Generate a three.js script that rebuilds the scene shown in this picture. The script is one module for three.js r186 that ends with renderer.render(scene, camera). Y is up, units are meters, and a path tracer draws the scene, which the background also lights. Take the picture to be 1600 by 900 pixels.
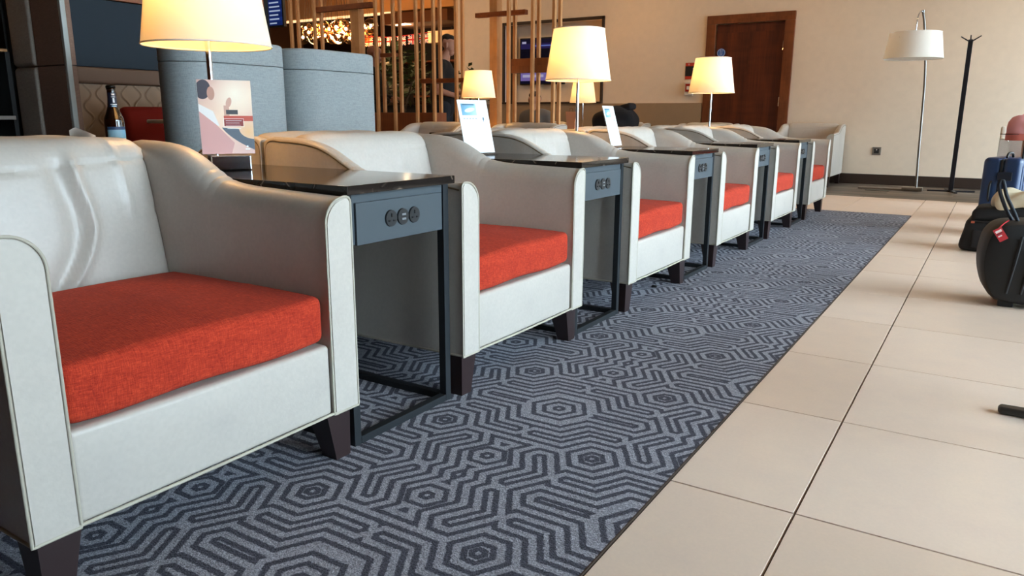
import * as THREE from 'three';
import { mergeGeometries, mergeVertices, toCreasedNormals } from 'three/addons/utils/BufferGeometryUtils.js';
import { MarchingCubes } from 'three/addons/objects/MarchingCubes.js';
import { RectAreaLightUniformsLib } from 'three/addons/lights/RectAreaLightUniformsLib.js';

// ------------------------------------------------------------------ camera, sky, exposure
const scene = new THREE.Scene();
const camera = new THREE.PerspectiveCamera(42.08, 16 / 9, 0.02, 200);
camera.rotation.order = 'YXZ';
const RAD = Math.PI / 180;
camera.position.set(0, 0.835, 0);
camera.rotation.set(-12.85 * RAD, 32.36 * RAD, 0.29 * RAD);
const renderer = new THREE.WebGLRenderer({ antialias: true });
renderer.toneMapping = THREE.LinearToneMapping;
renderer.toneMappingExposure = 1.05;
renderer.shadowMap.enabled = true;
RectAreaLightUniformsLib.init();
// bright overcast sky outside the window wall on the right
scene.background = new THREE.Color().setRGB(0.68, 0.87, 1.0);
scene.backgroundIntensity = 17.5;
const CEIL = 3.4;
// daylight and lamp levels
const DOWNLIGHT = 17, LAMP = 0.55;
const WARM = [1.0, 0.66, 0.34];

// ------------------------------------------------------------------ helpers
let seed = 12345;
function rnd() { seed = (seed * 1664525 + 1013904223) >>> 0; return seed / 4294967296; }
function rr(a, b) { return a + (b - a) * rnd(); }
const clamp = (x, a, b) => Math.min(b, Math.max(a, x));
const smooth = (a, b, x) => { const t = clamp((x - a) / (b - a), 0, 1); return t * t * (3 - 2 * t); };
const V3 = (x, y, z) => new THREE.Vector3(x, y, z);
const used = {};
function numbered(n) { const k = used[n] = (used[n] ?? -1) + 1; return k ? n + '_' + String(k).padStart(3, '0') : n; }
function lit(m) { m.castShadow = true; m.receiveShadow = true; return m; }
// uv in metres from the dominant direction of each face
function uvm(g, s = 1) {
  g = g.index ? g.toNonIndexed() : g;
  const p = g.attributes.position, uv = new Float32Array(p.count * 2), a = V3(), b = V3(), c = V3();
  for (let i = 0; i < p.count; i += 3) {
    a.fromBufferAttribute(p, i); b.fromBufferAttribute(p, i + 1); c.fromBufferAttribute(p, i + 2);
    const n = b.clone().sub(a).cross(c.clone().sub(a)); const ax = Math.abs(n.x), ay = Math.abs(n.y), az = Math.abs(n.z);
    [a, b, c].forEach((v, k) => {
      let u, w;
      if (ay >= ax && ay >= az) { u = v.x; w = v.z; } else if (ax >= az) { u = v.z; w = v.y; } else { u = v.x; w = v.y; }
      uv[(i + k) * 2] = u * s; uv[(i + k) * 2 + 1] = w * s;
    });
  }
  g.setAttribute('uv', new THREE.BufferAttribute(uv, 2));
  return g;
}
function clean(g) {
  g = g.index ? g.toNonIndexed() : g;
  const o = new THREE.BufferGeometry();
  o.setAttribute('position', g.attributes.position);
  if (!g.attributes.normal) g.computeVertexNormals();
  o.setAttribute('normal', g.attributes.normal);
  o.setAttribute('uv', g.attributes.uv ?? new THREE.BufferAttribute(new Float32Array(g.attributes.position.count * 2), 2));
  return o;
}
const join = (list) => list.length === 1 ? clean(list[0]) : mergeGeometries(list.map(clean));
function part(name, geo, mat, parent) {
  const m = lit(new THREE.Mesh(Array.isArray(geo) ? join(geo) : geo, mat)); m.name = name; parent.add(m); return m;
}
function thing(name, label, category, pos = [0, 0, 0], turn = 0, group) {
  const o = new THREE.Group(); o.name = numbered(name); scene.add(o);
  o.position.set(...pos); o.rotation.y = turn; o.userData = { label, category }; if (group) o.userData.group = group;
  return o;
}
function solo(name, geo, mat, label, category, group) {
  const m = lit(new THREE.Mesh(Array.isArray(geo) ? join(geo) : geo, mat)); m.name = numbered(name); scene.add(m);
  m.userData = { label, category }; if (group) m.userData.group = group; return m;
}
function struct(name, geo, mat, label, parent = scene) {
  const m = lit(new THREE.Mesh(Array.isArray(geo) ? join(geo) : geo, mat)); m.name = name; parent.add(m);
  if (parent === scene) m.userData = { kind: 'structure', label, category: name.split('_')[0] }; return m;
}
function copyOf(o, pos, turn, label) {
  const c = o.clone(); c.name = numbered(o.name.replace(/_\d+$/, '')); scene.add(c);
  c.position.set(...pos); c.rotation.y = turn; c.userData = { ...o.userData, label }; return c;
}
// box from min corner to max corner
function bx(x0, x1, y0, y1, z0, z1) {
  const g = new THREE.BoxGeometry(Math.abs(x1 - x0), Math.abs(y1 - y0), Math.abs(z1 - z0));
  g.translate((x0 + x1) / 2, (y0 + y1) / 2, (z0 + z1) / 2); return uvm(g);
}
// box with rounded edges; enough lines across the faces to be bent
function rbox(w, h, d, r, n = [4, 4, 4], m = 4, warp) {
  const lines = (a, k) => {
    const o = []; for (let i = 0; i <= m; i++) o.push(-a + r * (1 - Math.cos(i / m * Math.PI / 2)) );
    for (let i = 1; i < k; i++) o.push(-a + r + (2 * a - 2 * r) * i / k);
    for (let i = m; i >= 0; i--) o.push(a - r * (1 - Math.cos(i / m * Math.PI / 2)));
    return o;
  };
  const A = [w / 2, h / 2, d / 2], L = A.map((a, i) => lines(a, n[i])), pos = [], idx = [];
  const face = (u, v, k, s) => {
    const U = L[u], W = L[v], base = pos.length / 3;
    for (let i = 0; i < U.length; i++) for (let j = 0; j < W.length; j++) {
      const p = [0, 0, 0]; p[u] = U[i]; p[v] = W[j]; p[k] = s * A[k];
      const q = p.map((x, t) => clamp(x, -(A[t] - r), A[t] - r)); const e = p.map((x, t) => x - q[t]); const l = Math.hypot(...e) || 1;
      pos.push(...q.map((x, t) => x + e[t] / l * r));
    }
    const nW = W.length;
    for (let i = 0; i < U.length - 1; i++) for (let j = 0; j < nW - 1; j++) {
      const a = base + i * nW + j, b = a + nW; s > 0 ? idx.push(a, b, b + 1, a, b + 1, a + 1) : idx.push(a, b + 1, b, a, a + 1, b + 1);
    }
  };
  face(0, 1, 2, 1); face(0, 1, 2, -1); face(1, 2, 0, 1); face(1, 2, 0, -1); face(2, 0, 1, 1); face(2, 0, 1, -1);
  let g = new THREE.BufferGeometry(); g.setAttribute('position', new THREE.Float32BufferAttribute(pos, 3)); g.setIndex(idx);
  g = mergeVertices(g, 1e-5);
  if (warp) { const p = g.attributes.position, v = V3(); for (let i = 0; i < p.count; i++) { v.fromBufferAttribute(p, i); warp(v); p.setXYZ(i, v.x, v.y, v.z); } }
  g.computeVertexNormals();
  const nn = g.toNonIndexed(); return uvm(nn);
}
const rb = (x0, x1, y0, y1, z0, z1, r = 0.004, m = 2) => rbox(x1 - x0, y1 - y0, z1 - z0, r, [1, 1, 1], m).translate((x0 + x1) / 2, (y0 + y1) / 2, (z0 + z1) / 2);
// skin over rings of points (each ring the same length, closed)
function loft(rings, caps = [true, true], crease = 0.7) {
  const n = rings[0].length, pos = [], idx = [];
  rings.forEach((R) => R.forEach((p) => pos.push(p.x, p.y, p.z)));
  for (let i = 0; i < rings.length - 1; i++) for (let j = 0; j < n; j++) {
    const a = i * n + j, b = i * n + (j + 1) % n, c = a + n, d = b + n; idx.push(a, c, b, b, c, d);
  }
  [[0, caps[0]], [rings.length - 1, caps[1]]].forEach(([k, on]) => {
    if (!on) return; const c = V3(); rings[k].forEach((p) => c.addScaledVector(p, 1 / n)); const ci = pos.length / 3; pos.push(c.x, c.y, c.z);
    for (let j = 0; j < n; j++) { const a = k * n + j, b = k * n + (j + 1) % n; k ? idx.push(a, ci, b) : idx.push(a, b, ci); }
  });
  let g = new THREE.BufferGeometry(); g.setAttribute('position', new THREE.Float32BufferAttribute(pos, 3)); g.setIndex(idx);
  g = toCreasedNormals(g, crease); return uvm(g);
}
function tube(pts, r, seg = 24, rad = 8, closed = false, curveType = 'centripetal') {
  const c = new THREE.CatmullRomCurve3(pts, closed, curveType); return new THREE.TubeGeometry(c, seg, r, rad, closed);
}
function rod(a, b, r, r2 = r, n = 12) {
  const d = b.clone().sub(a), g = new THREE.CylinderGeometry(r2, r, d.length(), n);
  g.applyQuaternion(new THREE.Quaternion().setFromUnitVectors(V3(0, 1, 0), d.clone().normalize())); g.translate(...a.clone().add(b).multiplyScalar(0.5).toArray()); return g;
}
function lathe(pts, n = 40) { return new THREE.LatheGeometry(pts.map(([r, y]) => new THREE.Vector2(r, y)), n); }

// ------------------------------------------------------------------ textures
function hash(x, y) { let h = Math.imul(x | 0, 374761393) ^ Math.imul(y | 0, 668265263); h = Math.imul(h ^ (h >>> 13), 1274126177); return ((h ^ (h >>> 16)) >>> 0) / 4294967296; }
function vnoise(x, y, per) { // periodic value noise
  const xi = Math.floor(x), yi = Math.floor(y), fx = x - xi, fy = y - yi, w = (t) => ((t % per) + per) % per;
  const u = fx * fx * (3 - 2 * fx), v = fy * fy * (3 - 2 * fy);
  const a = hash(w(xi), w(yi)), b = hash(w(xi + 1), w(yi)), c = hash(w(xi), w(yi + 1)), d = hash(w(xi + 1), w(yi + 1));
  return a + (b - a) * u + (c - a) * v + (a - b - c + d) * u * v;
}
function fbm(x, y, per, oct = 4) { let s = 0, a = 0.5, t = 0; for (let o = 0; o < oct; o++) { s += a * vnoise(x, y, per); t += a; x *= 2; y *= 2; per *= 2; a *= 0.5; } return s / t; }
function tex(w, h, fn, srgb = true, repeat = [1, 1]) {
  const d = new Uint8Array(w * h * 4);
  for (let y = 0; y < h; y++) for (let x = 0; x < w; x++) {
    const c = fn(x / w, y / h, x, y), i = (y * w + x) * 4;
    if (typeof c === 'number') d[i] = d[i + 1] = d[i + 2] = clamp(c, 0, 1) * 255; else for (let k = 0; k < 3; k++) d[i + k] = clamp(c[k], 0, 255);
    d[i + 3] = 255;
  }
  const t = new THREE.DataTexture(d, w, h); t.wrapS = t.wrapT = THREE.RepeatWrapping; t.magFilter = THREE.LinearFilter; t.minFilter = THREE.LinearMipmapLinearFilter; t.generateMipmaps = true;
  if (srgb) t.colorSpace = THREE.SRGBColorSpace; t.repeat.set(...repeat); t.needsUpdate = true; return t;
}
function canvasTex(w, h, draw) {
  const c = document.createElement('canvas'); c.width = w; c.height = h; const x = c.getContext('2d'); draw(x, w, h);
  const t = new THREE.CanvasTexture(c); t.colorSpace = THREE.SRGBColorSpace; return t;
}
const mix = (a, b, t) => a.map((v, i) => v + (b[i] - v) * t);
const lin = (r, g, b) => new THREE.Color().setRGB(r, g, b);
const std = (o) => new THREE.MeshStandardMaterial(o);
const phys = (o) => new THREE.MeshPhysicalMaterial(o);

// ------------------------------------------------------------------ materials
const leatherBump = tex(512, 512, (u, v) => {
  const g = vnoise(u * 110, v * 110, 110), f = fbm(u * 40, v * 40, 40, 3); return 0.5 + 0.35 * (g - 0.5) + 0.5 * (f - 0.5);
}, false, [3, 3]);
const leatherTone = tex(512, 512, (u, v) => { const f = fbm(u * 6, v * 6, 6, 5) - 0.5, g = vnoise(u * 120, v * 120, 120) - 0.5; const k = 1 + 0.07 * f + 0.03 * g; return [191 * k, 184 * k, 175 * (k - 0.01 * f)]; }, true, [1.3, 1.3]);
const M = {};
M.leather = phys({ map: leatherTone, roughness: 0.4, bumpMap: leatherBump, bumpScale: 0.00022, clearcoat: 0.15, clearcoatRoughness: 0.35 });
M.piping = std({ color: '#b5ae9e', roughness: 0.5 });
M.pipingDark = std({ color: '#75664f', roughness: 0.6 });
const weave = tex(512, 512, (u, v, x, y) => {
  const a = vnoise(u * 26, v * 200, 200), b = vnoise(u * 200, v * 26, 200), f = fbm(u * 5, v * 5, 5, 3), p = hash(x >> 1, y >> 1);
  const t = clamp(0.45 * a + 0.4 * b + 0.3 * (p - 0.5) + 0.25 * (f - 0.5), 0, 1); return mix([146, 29, 10], [222, 78, 42], t);
}, true, [4, 4]);
const weaveBump = tex(512, 512, (u, v) => 0.5 * vnoise(u * 30, v * 256, 256) + 0.5 * vnoise(u * 256, v * 30, 256), false, [4, 4]);
M.red = phys({ map: weave, roughness: 0.95, bumpMap: weaveBump, bumpScale: 0.0012, sheen: 0.12, sheenRoughness: 0.6, sheenColor: new THREE.Color('#d8603a') });
M.legWood = std({ color: '#2b1c1d', roughness: 0.4 });
M.steel = phys({ color: '#22262a', roughness: 0.5, specularIntensity: 0.6 });
M.apron = phys({ color: '#4a5258', roughness: 0.5, specularIntensity: 0.5 });
M.socket = std({ color: '#1b1e22', roughness: 0.4 });
M.slot = std({ color: '#07080a', roughness: 0.6 });
M.usb = std({ color: '#8f979e', roughness: 0.3, metalness: 0.6 });
const marble = tex(1024, 1024, (u, v) => {
  const n = fbm(u * 5, v * 5, 5, 5), w = Math.abs(((u * 1.0 + v * 0.9 + 0.55 * n) % 0.5) - 0.25), w2 = Math.abs(((u * 0.7 - v * 1.3 + 0.6 * fbm(u * 4 + 7, v * 4, 4, 4) + 2) % 0.77) - 0.3);
  const t = Math.max(Math.exp(-w * 260) * (n > 0.5 ? 0.9 : 0.2), Math.exp(-w2 * 320) * 0.6) ; return mix([27 + 20 * n, 22 + 14 * n, 20 + 11 * n], [212, 190, 165], clamp(t, 0, 1));
}, true, [1.1, 1.1]);
M.marble = phys({ map: marble, roughness: 0.1, specularIntensity: 0.55 });
M.chrome = std({ color: '#d9dde2', roughness: 0.1, metalness: 1 });
M.shade = phys({ color: lin(0.94, 0.88, 0.76), roughness: 1, transmission: 0.32, thickness: 0, side: THREE.DoubleSide });
M.shadeOff = phys({ color: lin(0.93, 0.90, 0.84), roughness: 1, transmission: 0.2, thickness: 0, side: THREE.DoubleSide });
M.bulb = std({ color: '#fff2d8', emissive: lin(1, 0.56, 0.18), emissiveIntensity: 4 });
M.acrylic = phys({ color: '#ffffff', roughness: 0.03, transmission: 1, thickness: 0, ior: 1.49 });
const greyWool = (a) => tex(512, 512, (u, v) => { const f = vnoise(u * 20, v * 256, 256) * 0.5 + vnoise(u * 256, v * 60, 256) * 0.5; const k = 0.9 + 0.2 * f; return a.map((c) => c * k); }, true, [2, 2]);
M.pod = std({ map: greyWool([158, 164, 165]), roughness: 0.95 });
M.podDark = std({ color: '#0e1112', roughness: 0.9 });
const woodTex = (a, b, sx = 3, sy = 40) => tex(512, 512, (u, v) => {
  const n = fbm(u * sx, v * sy, 64, 3), r = 0.5 + 0.5 * Math.sin(2 * Math.PI * (3 * u + 1.6 * fbm(u * 4, v * 2, 4, 3))), p = fbm(u * 90, v * 6, 90, 2);
  return mix(a, b, clamp(0.35 * r + 0.4 * p + 0.35 * (n - 0.3), 0, 1));
}, true, [1, 0.5]);
M.doorWood = std({ map: woodTex([58, 22, 9], [116, 52, 24]), roughness: 0.42 });
M.frameWood = std({ map: woodTex([96, 48, 22], [140, 78, 40]), roughness: 0.45 });
M.slat = std({ map: woodTex([190, 134, 84], [226, 172, 116]), roughness: 0.5 });
M.plinth = std({ map: woodTex([116, 58, 26], [156, 86, 42]), roughness: 0.5 });
const plaster = (c) => tex(256, 256, (u, v) => { const f = fbm(u * 30, v * 30, 30, 3) - 0.5, k = 1 + 0.03 * f; return c.map((x) => x * k); }, true, [0.5, 0.5]);
M.wall = std({ map: plaster([230, 210, 188]), roughness: 0.85 });
M.wainscot = std({ map: plaster([158, 132, 104]), roughness: 0.8 });
M.ceiling = std({ map: plaster([158, 146, 130]), roughness: 0.9 });
M.skirting = std({ color: '#33241c', roughness: 0.5 });
M.dark = std({ color: '#14100e', roughness: 0.7 });
M.black = std({ color: '#0b0b0d', roughness: 0.5 });

// carpet: nested hexagon and lozenge line pattern, one repeat is 0.92 x 0.988 m
const PX = 0.92, PZ = 0.988;
const carpetTex = (() => {
  const seeds = [];
  const add = (x, z, off, x2, z2) => seeds.push([x, z, off, x2 ?? x, z2 ?? z]);
  const per = 0.0305, unit = (x, z) => {
    add(x, z, 0); // hexagon
    for (const s of [-1, 1]) {
      add(x, z + s * 0.373, per); // lozenges in line with the hexagon
      for (const m of [-1, 1]) {
        const pl = (q) => { for (let i = 0; i < q.length - 1; i++) add(x + m * q[i][0], z + s * q[i][1], 0, x + m * q[i + 1][0], z + s * q[i + 1][1]); };
        pl([[0.03, 0.19], [0.11, 0.19], [0.155, 0.112], [0.23, 0.112]]); pl([[0.115, 0.31], [0.16, 0.385], [0.115, 0.462]]);
        add(x + m * 0.23, z + s * 0.247, 3 * per);
      }
    }
  };
  unit(0, 0); unit(0.46, 0.494);
  const all = []; for (const [x, z, o, a, b] of seeds) for (let i = -1; i <= 1; i++) for (let j = -1; j <= 1; j++) all.push([x + i * PX, z + j * PZ, o, a + i * PX, b + j * PZ]);
  const S3 = Math.sqrt(3) / 2;
  const near = all.filter(([x, z]) => x > -0.4 && x < PX + 0.4 && z > -0.4 && z < PZ + 0.4);
  const W = 1024, H = 1024;
  const hexn = (dx, dz) => Math.max(Math.abs(dz), Math.abs(S3 * dx + 0.5 * dz), Math.abs(S3 * dx - 0.5 * dz));
  const dist = (x, z) => {
    let m = 9; for (const [ax, az, o, cx, cz] of near) {
      const ux = cx - ax, uz = cz - az, l2 = ux * ux + uz * uz; let t = l2 ? clamp(((x - ax) * ux + (z - az) * uz) / l2, 0, 1) : 0;
      const d = hexn(x - ax - t * ux, z - az - t * uz) + o; if (d < m) m = d;
    } return m;
  };
  return tex(W, H, (u, v, px, py) => {
    const wob = 0.0016, jx = (vnoise(u * 256, v * 256, 256) - 0.5) * wob * 2, jz = (vnoise(u * 256 + 91, v * 256 + 37, 256) - 0.5) * wob * 2;
    const d = dist(u * PX + jx, v * PZ + jz), f = (d / per + 0.15) % 1, s = smooth(0.28, 0.38, f) * (1 - smooth(0.72, 0.82, f));
    const n = hash(px, py) * 0.6 + vnoise(u * 330, v * 330, 330) * 0.8 - 0.7, c = mix([152, 153, 164], [70, 71, 83], s);
    return c.map((x) => x * (1 + 0.5 * n));
  }, true, [1 / PX, 1 / PZ]);
})();
const pile = tex(512, 512, (u, v, x, y) => 0.5 * hash(x, y) + 0.5 * vnoise(u * 170, v * 170, 170), false, [2.4, 2.4]);
M.carpet = std({ map: carpetTex, roughness: 1, bumpMap: pile, bumpScale: 0.003 });
const tileTones = [[233, 209, 190], [230, 205, 185], [235, 212, 194]].map((c, k) => tex(512, 512, (u, v) => {
  const f = fbm(u * 8 + k * 3, v * 8, 8, 6) - 0.5, sp = vnoise(u * 128, v * 128, 128) - 0.5, q = 1 + 0.035 * f + 0.015 * sp; return [c[0] * q, c[1] * q, c[2] * (q - 0.015 * f)];
}, true, [1.6, 1.6]));
M.tiles = tileTones.map((map) => std({ map, roughness: 0.36 }));
M.grout = std({ color: '#2e2721', roughness: 0.9 });
const plank = tex(1024, 1024, (u, v) => {
  const row = Math.floor(v * 16), t = hash(row, Math.floor(u * 3 + hash(row, 7) * 3)), g = fbm(u * 8, v * 160, 160, 3), e = Math.abs(v * 16 - row - 0.5) > 0.47 ? 0.6 : 1;
  return mix([40, 35, 32], [146, 130, 114], clamp(0.65 * t + 0.4 * g, 0, 1)).map((x) => x * e);
}, true, [0.5, 0.5]);
M.plank = std({ map: plank, roughness: 0.45 });

// ------------------------------------------------------------------ the room
const ZW = -10.9;            // far wall
const XWIN = 3.2, ZWIN = -0.4; // window wall and the end of its glazing
const ZB = 5.5;              // wall behind the camera
const XL = -16.5, ZBAR = -15.2;
struct('floor', bx(XL, XWIN, -0.12, -0.012, ZBAR, ZB), M.grout, 'dark screed and joint bed under the floor finishes');
const tilesFloor = new THREE.Group(); tilesFloor.name = 'floor_tile'; tilesFloor.userData = { kind: 'structure', label: 'beige stone tile walkway beside the carpet', category: 'floor' }; scene.add(tilesFloor);
{
  const G = 0.0026, CX = -0.553, xs = [CX, -0.27]; for (let x = 0.33; x < XWIN - 0.01; x += 0.6) xs.push(x); xs.push(XWIN);
  const zs = []; for (let z = -1.575 + 0.6 * 11; z > -9.05; z -= 0.6) zs.push(z); zs.push(-9.05);
  const cache = {};
  const tile = (x0, x1, z0, z1) => {
    const w = x1 - x0 - 2 * G, d = z0 - z1 - 2 * G; if (w < 0.02 || d < 0.02) return;
    const k = w.toFixed(3) + d.toFixed(3); const g = cache[k] ??= (() => {
      const c = 0.0006, t = 0.012, a = w / 2, b = d / 2; const P = [[-a, -t, -b], [a, -t, -b], [a, -t, b], [-a, -t, b]];
      return loft([P.map((p) => V3(...p)), P.map((p) => V3(p[0], -c, p[2])), P.map((p) => V3(p[0] * (1 - c / a), 0, p[2] * (1 - c / b)))].map((r) => r.reverse()), [true, true], 0.3);
    })();
    const m = part('tile', g, M.tiles[Math.floor(rnd() * 3)], tilesFloor); m.position.set((x0 + x1) / 2, 0, (z0 + z1) / 2);
  };
  for (let j = 0; j < zs.length - 1; j++) for (let i = 0; i < xs.length - 1; i++) tile(xs[i], xs[i + 1], zs[j], zs[j + 1]);
  // strip across the far end of the carpet
  const zr = [-7.46, -7.575, -8.175, -8.775, -9.05]; for (let j = 0; j < 4; j++) for (let x = CX; x > -3.6; x -= 0.6) tile(x - 0.6, x, zr[j], zr[j + 1]);
}
{
  const g = new THREE.BoxGeometry(15.944, 0.016, ZB + 7.456); g.translate(-16.5 + 15.944 / 2, -0.004, (ZB - 7.456) / 2);
  const c = struct('floor_carpet', uvm(g), M.carpet, 'blue-grey carpet with a maze of nested hexagon lines');
  const p = c.geometry.attributes.position, uv = c.geometry.attributes.uv; for (let i = 0; i < p.count; i++) uv.setXY(i, p.getX(i) + 0.985, p.getZ(i) + 1.815);
  struct('floor_wood', [bx(XL, -0.553 - 0.0, -0.012, 0.0, ZBAR, -9.05), bx(-0.553, XWIN, -0.012, 0.0, ZW - 0.1, -9.05), bx(XL, -4.153, -0.012, 0.0, -9.05, -7.46)], M.plank, 'dark grey-brown wooden plank floor along the far wall');
}
struct('trim_4', [bx(-0.5555, -0.5528, -0.012, 0.0045, -7.46, ZB), bx(-4.15, -0.5528, -0.012, 0.0045, -7.4605, -7.4575)], std({ color: '#3b2d24', roughness: 0.6 }), 'thin dark brown edging strip between carpet and tiles');
struct('ceiling', bx(XL, XWIN + 0.3, CEIL, CEIL + 0.15, ZBAR, ZB), M.ceiling, 'pale plaster ceiling above the lounge');
// far wall with the alcove of the television
{
  const s = new THREE.Shape(); const X0 = -7.95; s.moveTo(X0, 0); s.lineTo(XWIN, 0); s.lineTo(XWIN, CEIL); s.lineTo(X0, CEIL); s.closePath();
  const h = new THREE.Path(); h.moveTo(-7.06, 1.08); h.lineTo(-5.29, 1.08); h.lineTo(-5.29, 2.3); h.lineTo(-7.06, 2.3); h.closePath(); s.holes.push(h);
  const d = new THREE.Path(); d.moveTo(-3.52, 0.001); d.lineTo(-2.58, 0.001); d.lineTo(-2.58, 2.12); d.lineTo(-3.52, 2.12); d.closePath(); s.holes.push(d);
  const g = new THREE.ExtrudeGeometry(s, { depth: 0.16, bevelEnabled: false }); g.translate(0, 0, ZW - 0.16);
  struct('wall_far', [uvm(g), bx(X0, XWIN, 0, CEIL, ZW - 0.3, ZW - 0.16)], M.wall, 'cream plaster wall at the far end with door and alcove');
  struct('trim_1', rb(-7.94, -3.66, 0.0, 1.05, ZW + 0.001, ZW + 0.03, 0.006), M.wainscot, 'brown panel band along the lower far wall left of door');
  const fr = [rb(-7.10, -5.25, 2.3, 2.345, ZW, ZW + 0.035), rb(-7.10, -5.25, 1.05, 1.08, ZW + 0.03, ZW + 0.05), rb(-7.10, -7.06, 1.05, 2.345, ZW, ZW + 0.035), rb(-5.29, -5.25, 1.05, 2.345, ZW, ZW + 0.035)];
  struct('trim_2', [...fr, bx(-7.06, -6.93, 1.08, 2.3, ZW - 0.155, ZW - 0.03)], M.skirting, 'dark brown frame around the television alcove');
  struct('baseboard_far', [rb(-2.45, XWIN, 0.0, 0.13, ZW + 0.001, ZW + 0.022, 0.005)], M.skirting, 'dark brown skirting board under the cream far wall');
  struct('wall_return', bx(-8.1, -7.95, 0, CEIL, ZBAR, ZW - 0.0), M.wall, 'side of the cream wall block beside the bar');
}
struct('wall_bar', bx(XL, -7.95, 0, CEIL, ZBAR - 0.15, ZBAR), std({ color: '#2a1a12', roughness: 0.7 }), 'dark brown wall behind the bar');
struct('wall_left', bx(XL - 0.15, XL, 0, CEIL, ZBAR, ZB), std({ color: '#6d4a33', roughness: 0.8 }), 'brown wall far to the left');
struct('wall_back', bx(XL, XWIN, 0, CEIL, ZB, ZB + 0.15), M.plinth, 'brown wood panelled wall behind the camera');
// window wall: head, sill, piers and mullions with open bays of daylight
{
  const list = [bx(XWIN, XWIN + 0.25, 2.95, CEIL, ZW, ZB), bx(XWIN, XWIN + 0.25, -0.1, 0.12, ZW, ZB), bx(XWIN, XWIN + 0.25, 0, CEIL, ZW - 0.3, ZW + 0.5)];
  struct('wall_right_panel', bx(XWIN, XWIN + 0.25, 0, CEIL, ZWIN, ZB), M.plinth, 'brown wood panelled wall beside the camera on the right');
  const fins = []; for (let z = ZWIN - 0.03; z > -8.2; z -= 1.25) fins.push(bx(XWIN - 1.05, XWIN + 0.2, 0.0, CEIL, z - 0.04, z + 0.04));
  struct('trim_5', fins, std({ color: '#3d3733', roughness: 0.8 }), 'deep dark fins between the tall window bays on the right');
  struct('wall_right', list, M.wall, 'window wall with tall glazed bays on the right');
  const ap = struct('ground', bx(XWIN + 0.25, 60, -0.6, -0.5, -60, 60), std({ color: '#8d8f8c', roughness: 0.9 }), 'pale concrete apron outside the windows');
}

// door with frame, hinges and a blue notice
{
  const g = new THREE.Group(); g.name = 'door_1'; g.userData = { kind: 'structure', label: 'dark brown wooden door in the far wall', category: 'door' }; scene.add(g); g.position.set(-3.05, 0, ZW);
  part('door_frame', [rb(-0.60, -0.47, 0, 2.12, -0.02, 0.035, 0.006), rb(0.47, 0.60, 0, 2.12, -0.02, 0.035, 0.006), rb(-0.60, 0.60, 2.12, 2.235, -0.02, 0.035, 0.006)], M.frameWood, g);
  part('door_leaf', uvm(rb(-0.465, 0.465, 0.006, 2.115, -0.06, -0.012, 0.004)), M.doorWood, g);
  for (const y of [0.35, 1.06, 1.8]) part('hinge', rod(V3(0.462, y - 0.06, -0.006), V3(0.462, y + 0.06, -0.006), 0.012), M.chrome, g);
  const t = canvasTex(128, 128, (x) => { x.fillStyle = '#2f62b0'; x.fillRect(0, 0, 128, 128); x.strokeStyle = '#e8eef6'; x.lineWidth = 5; x.beginPath(); x.arc(64, 64, 54, 0, 7); x.stroke(); x.fillStyle = '#e8eef6'; x.textAlign = 'center'; x.font = 'bold 18px sans-serif'; x.fillText('Fire door', 64, 58); x.fillText('keep shut', 64, 82); });
  const d = part('notice', new THREE.CylinderGeometry(0.06, 0.06, 0.004, 32).rotateX(Math.PI / 2), std({ map: t, roughness: 0.4 }), g); d.position.set(-0.385, 1.735, -0.0095);
}

// ------------------------------------------------------------------ armchair (faces +x in its own axes)
const CW = 0.765, CD = 0.825, CF = CD / 2, AW = 0.08, CB = 0.135;
const armTop = (() => {
  const K = [[0, 0.652], [0.2, 0.658], [0.34, 0.664], [0.40, 0.674], [0.458, 0.699], [0.526, 0.733], [0.582, 0.752], [0.67, 0.764], [0.825, 0.768]];
  const c = new THREE.CatmullRomCurve3(K.map(([d, h]) => V3(d, h, 0)), false, 'centripetal'), pts = c.getPoints(200);
  return (d) => { for (let i = 1; i < pts.length; i++) if (pts[i].x >= d) { const t = (d - pts[i - 1].x) / (pts[i].x - pts[i - 1].x || 1); return pts[i - 1].y + t * (pts[i].y - pts[i - 1].y); } return pts[200].y; };
})();
function armSection(h, x, s, grow = 0) { // s = +1: arm on the +z side
  const pts = [], zo = CW / 2 + grow, zi = CW / 2 - AW - grow, ro = 0.014 + Math.min(0, grow), ri = 0.06 + Math.min(0, grow), b = CB - grow; h += grow;
  const put = (z, y) => pts.push(V3(x, y, z * s));
  put(zo, b); put(zo, (b + h) / 2);
  for (let i = 0; i <= 5; i++) { const a = i / 5 * Math.PI / 2; put(zo - ro + ro * Math.cos(a), h - ro + ro * Math.sin(a)); }
  for (let i = 0; i <= 6; i++) { const a = Math.PI / 2 + i / 6 * Math.PI / 2; put(zi + ri + ri * Math.cos(a), h - ri + ri * Math.sin(a) * 1.0); }
  put(zi, (b + h) / 2); put(zi, b);
  return s > 0 ? pts : pts.reverse();
}
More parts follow.
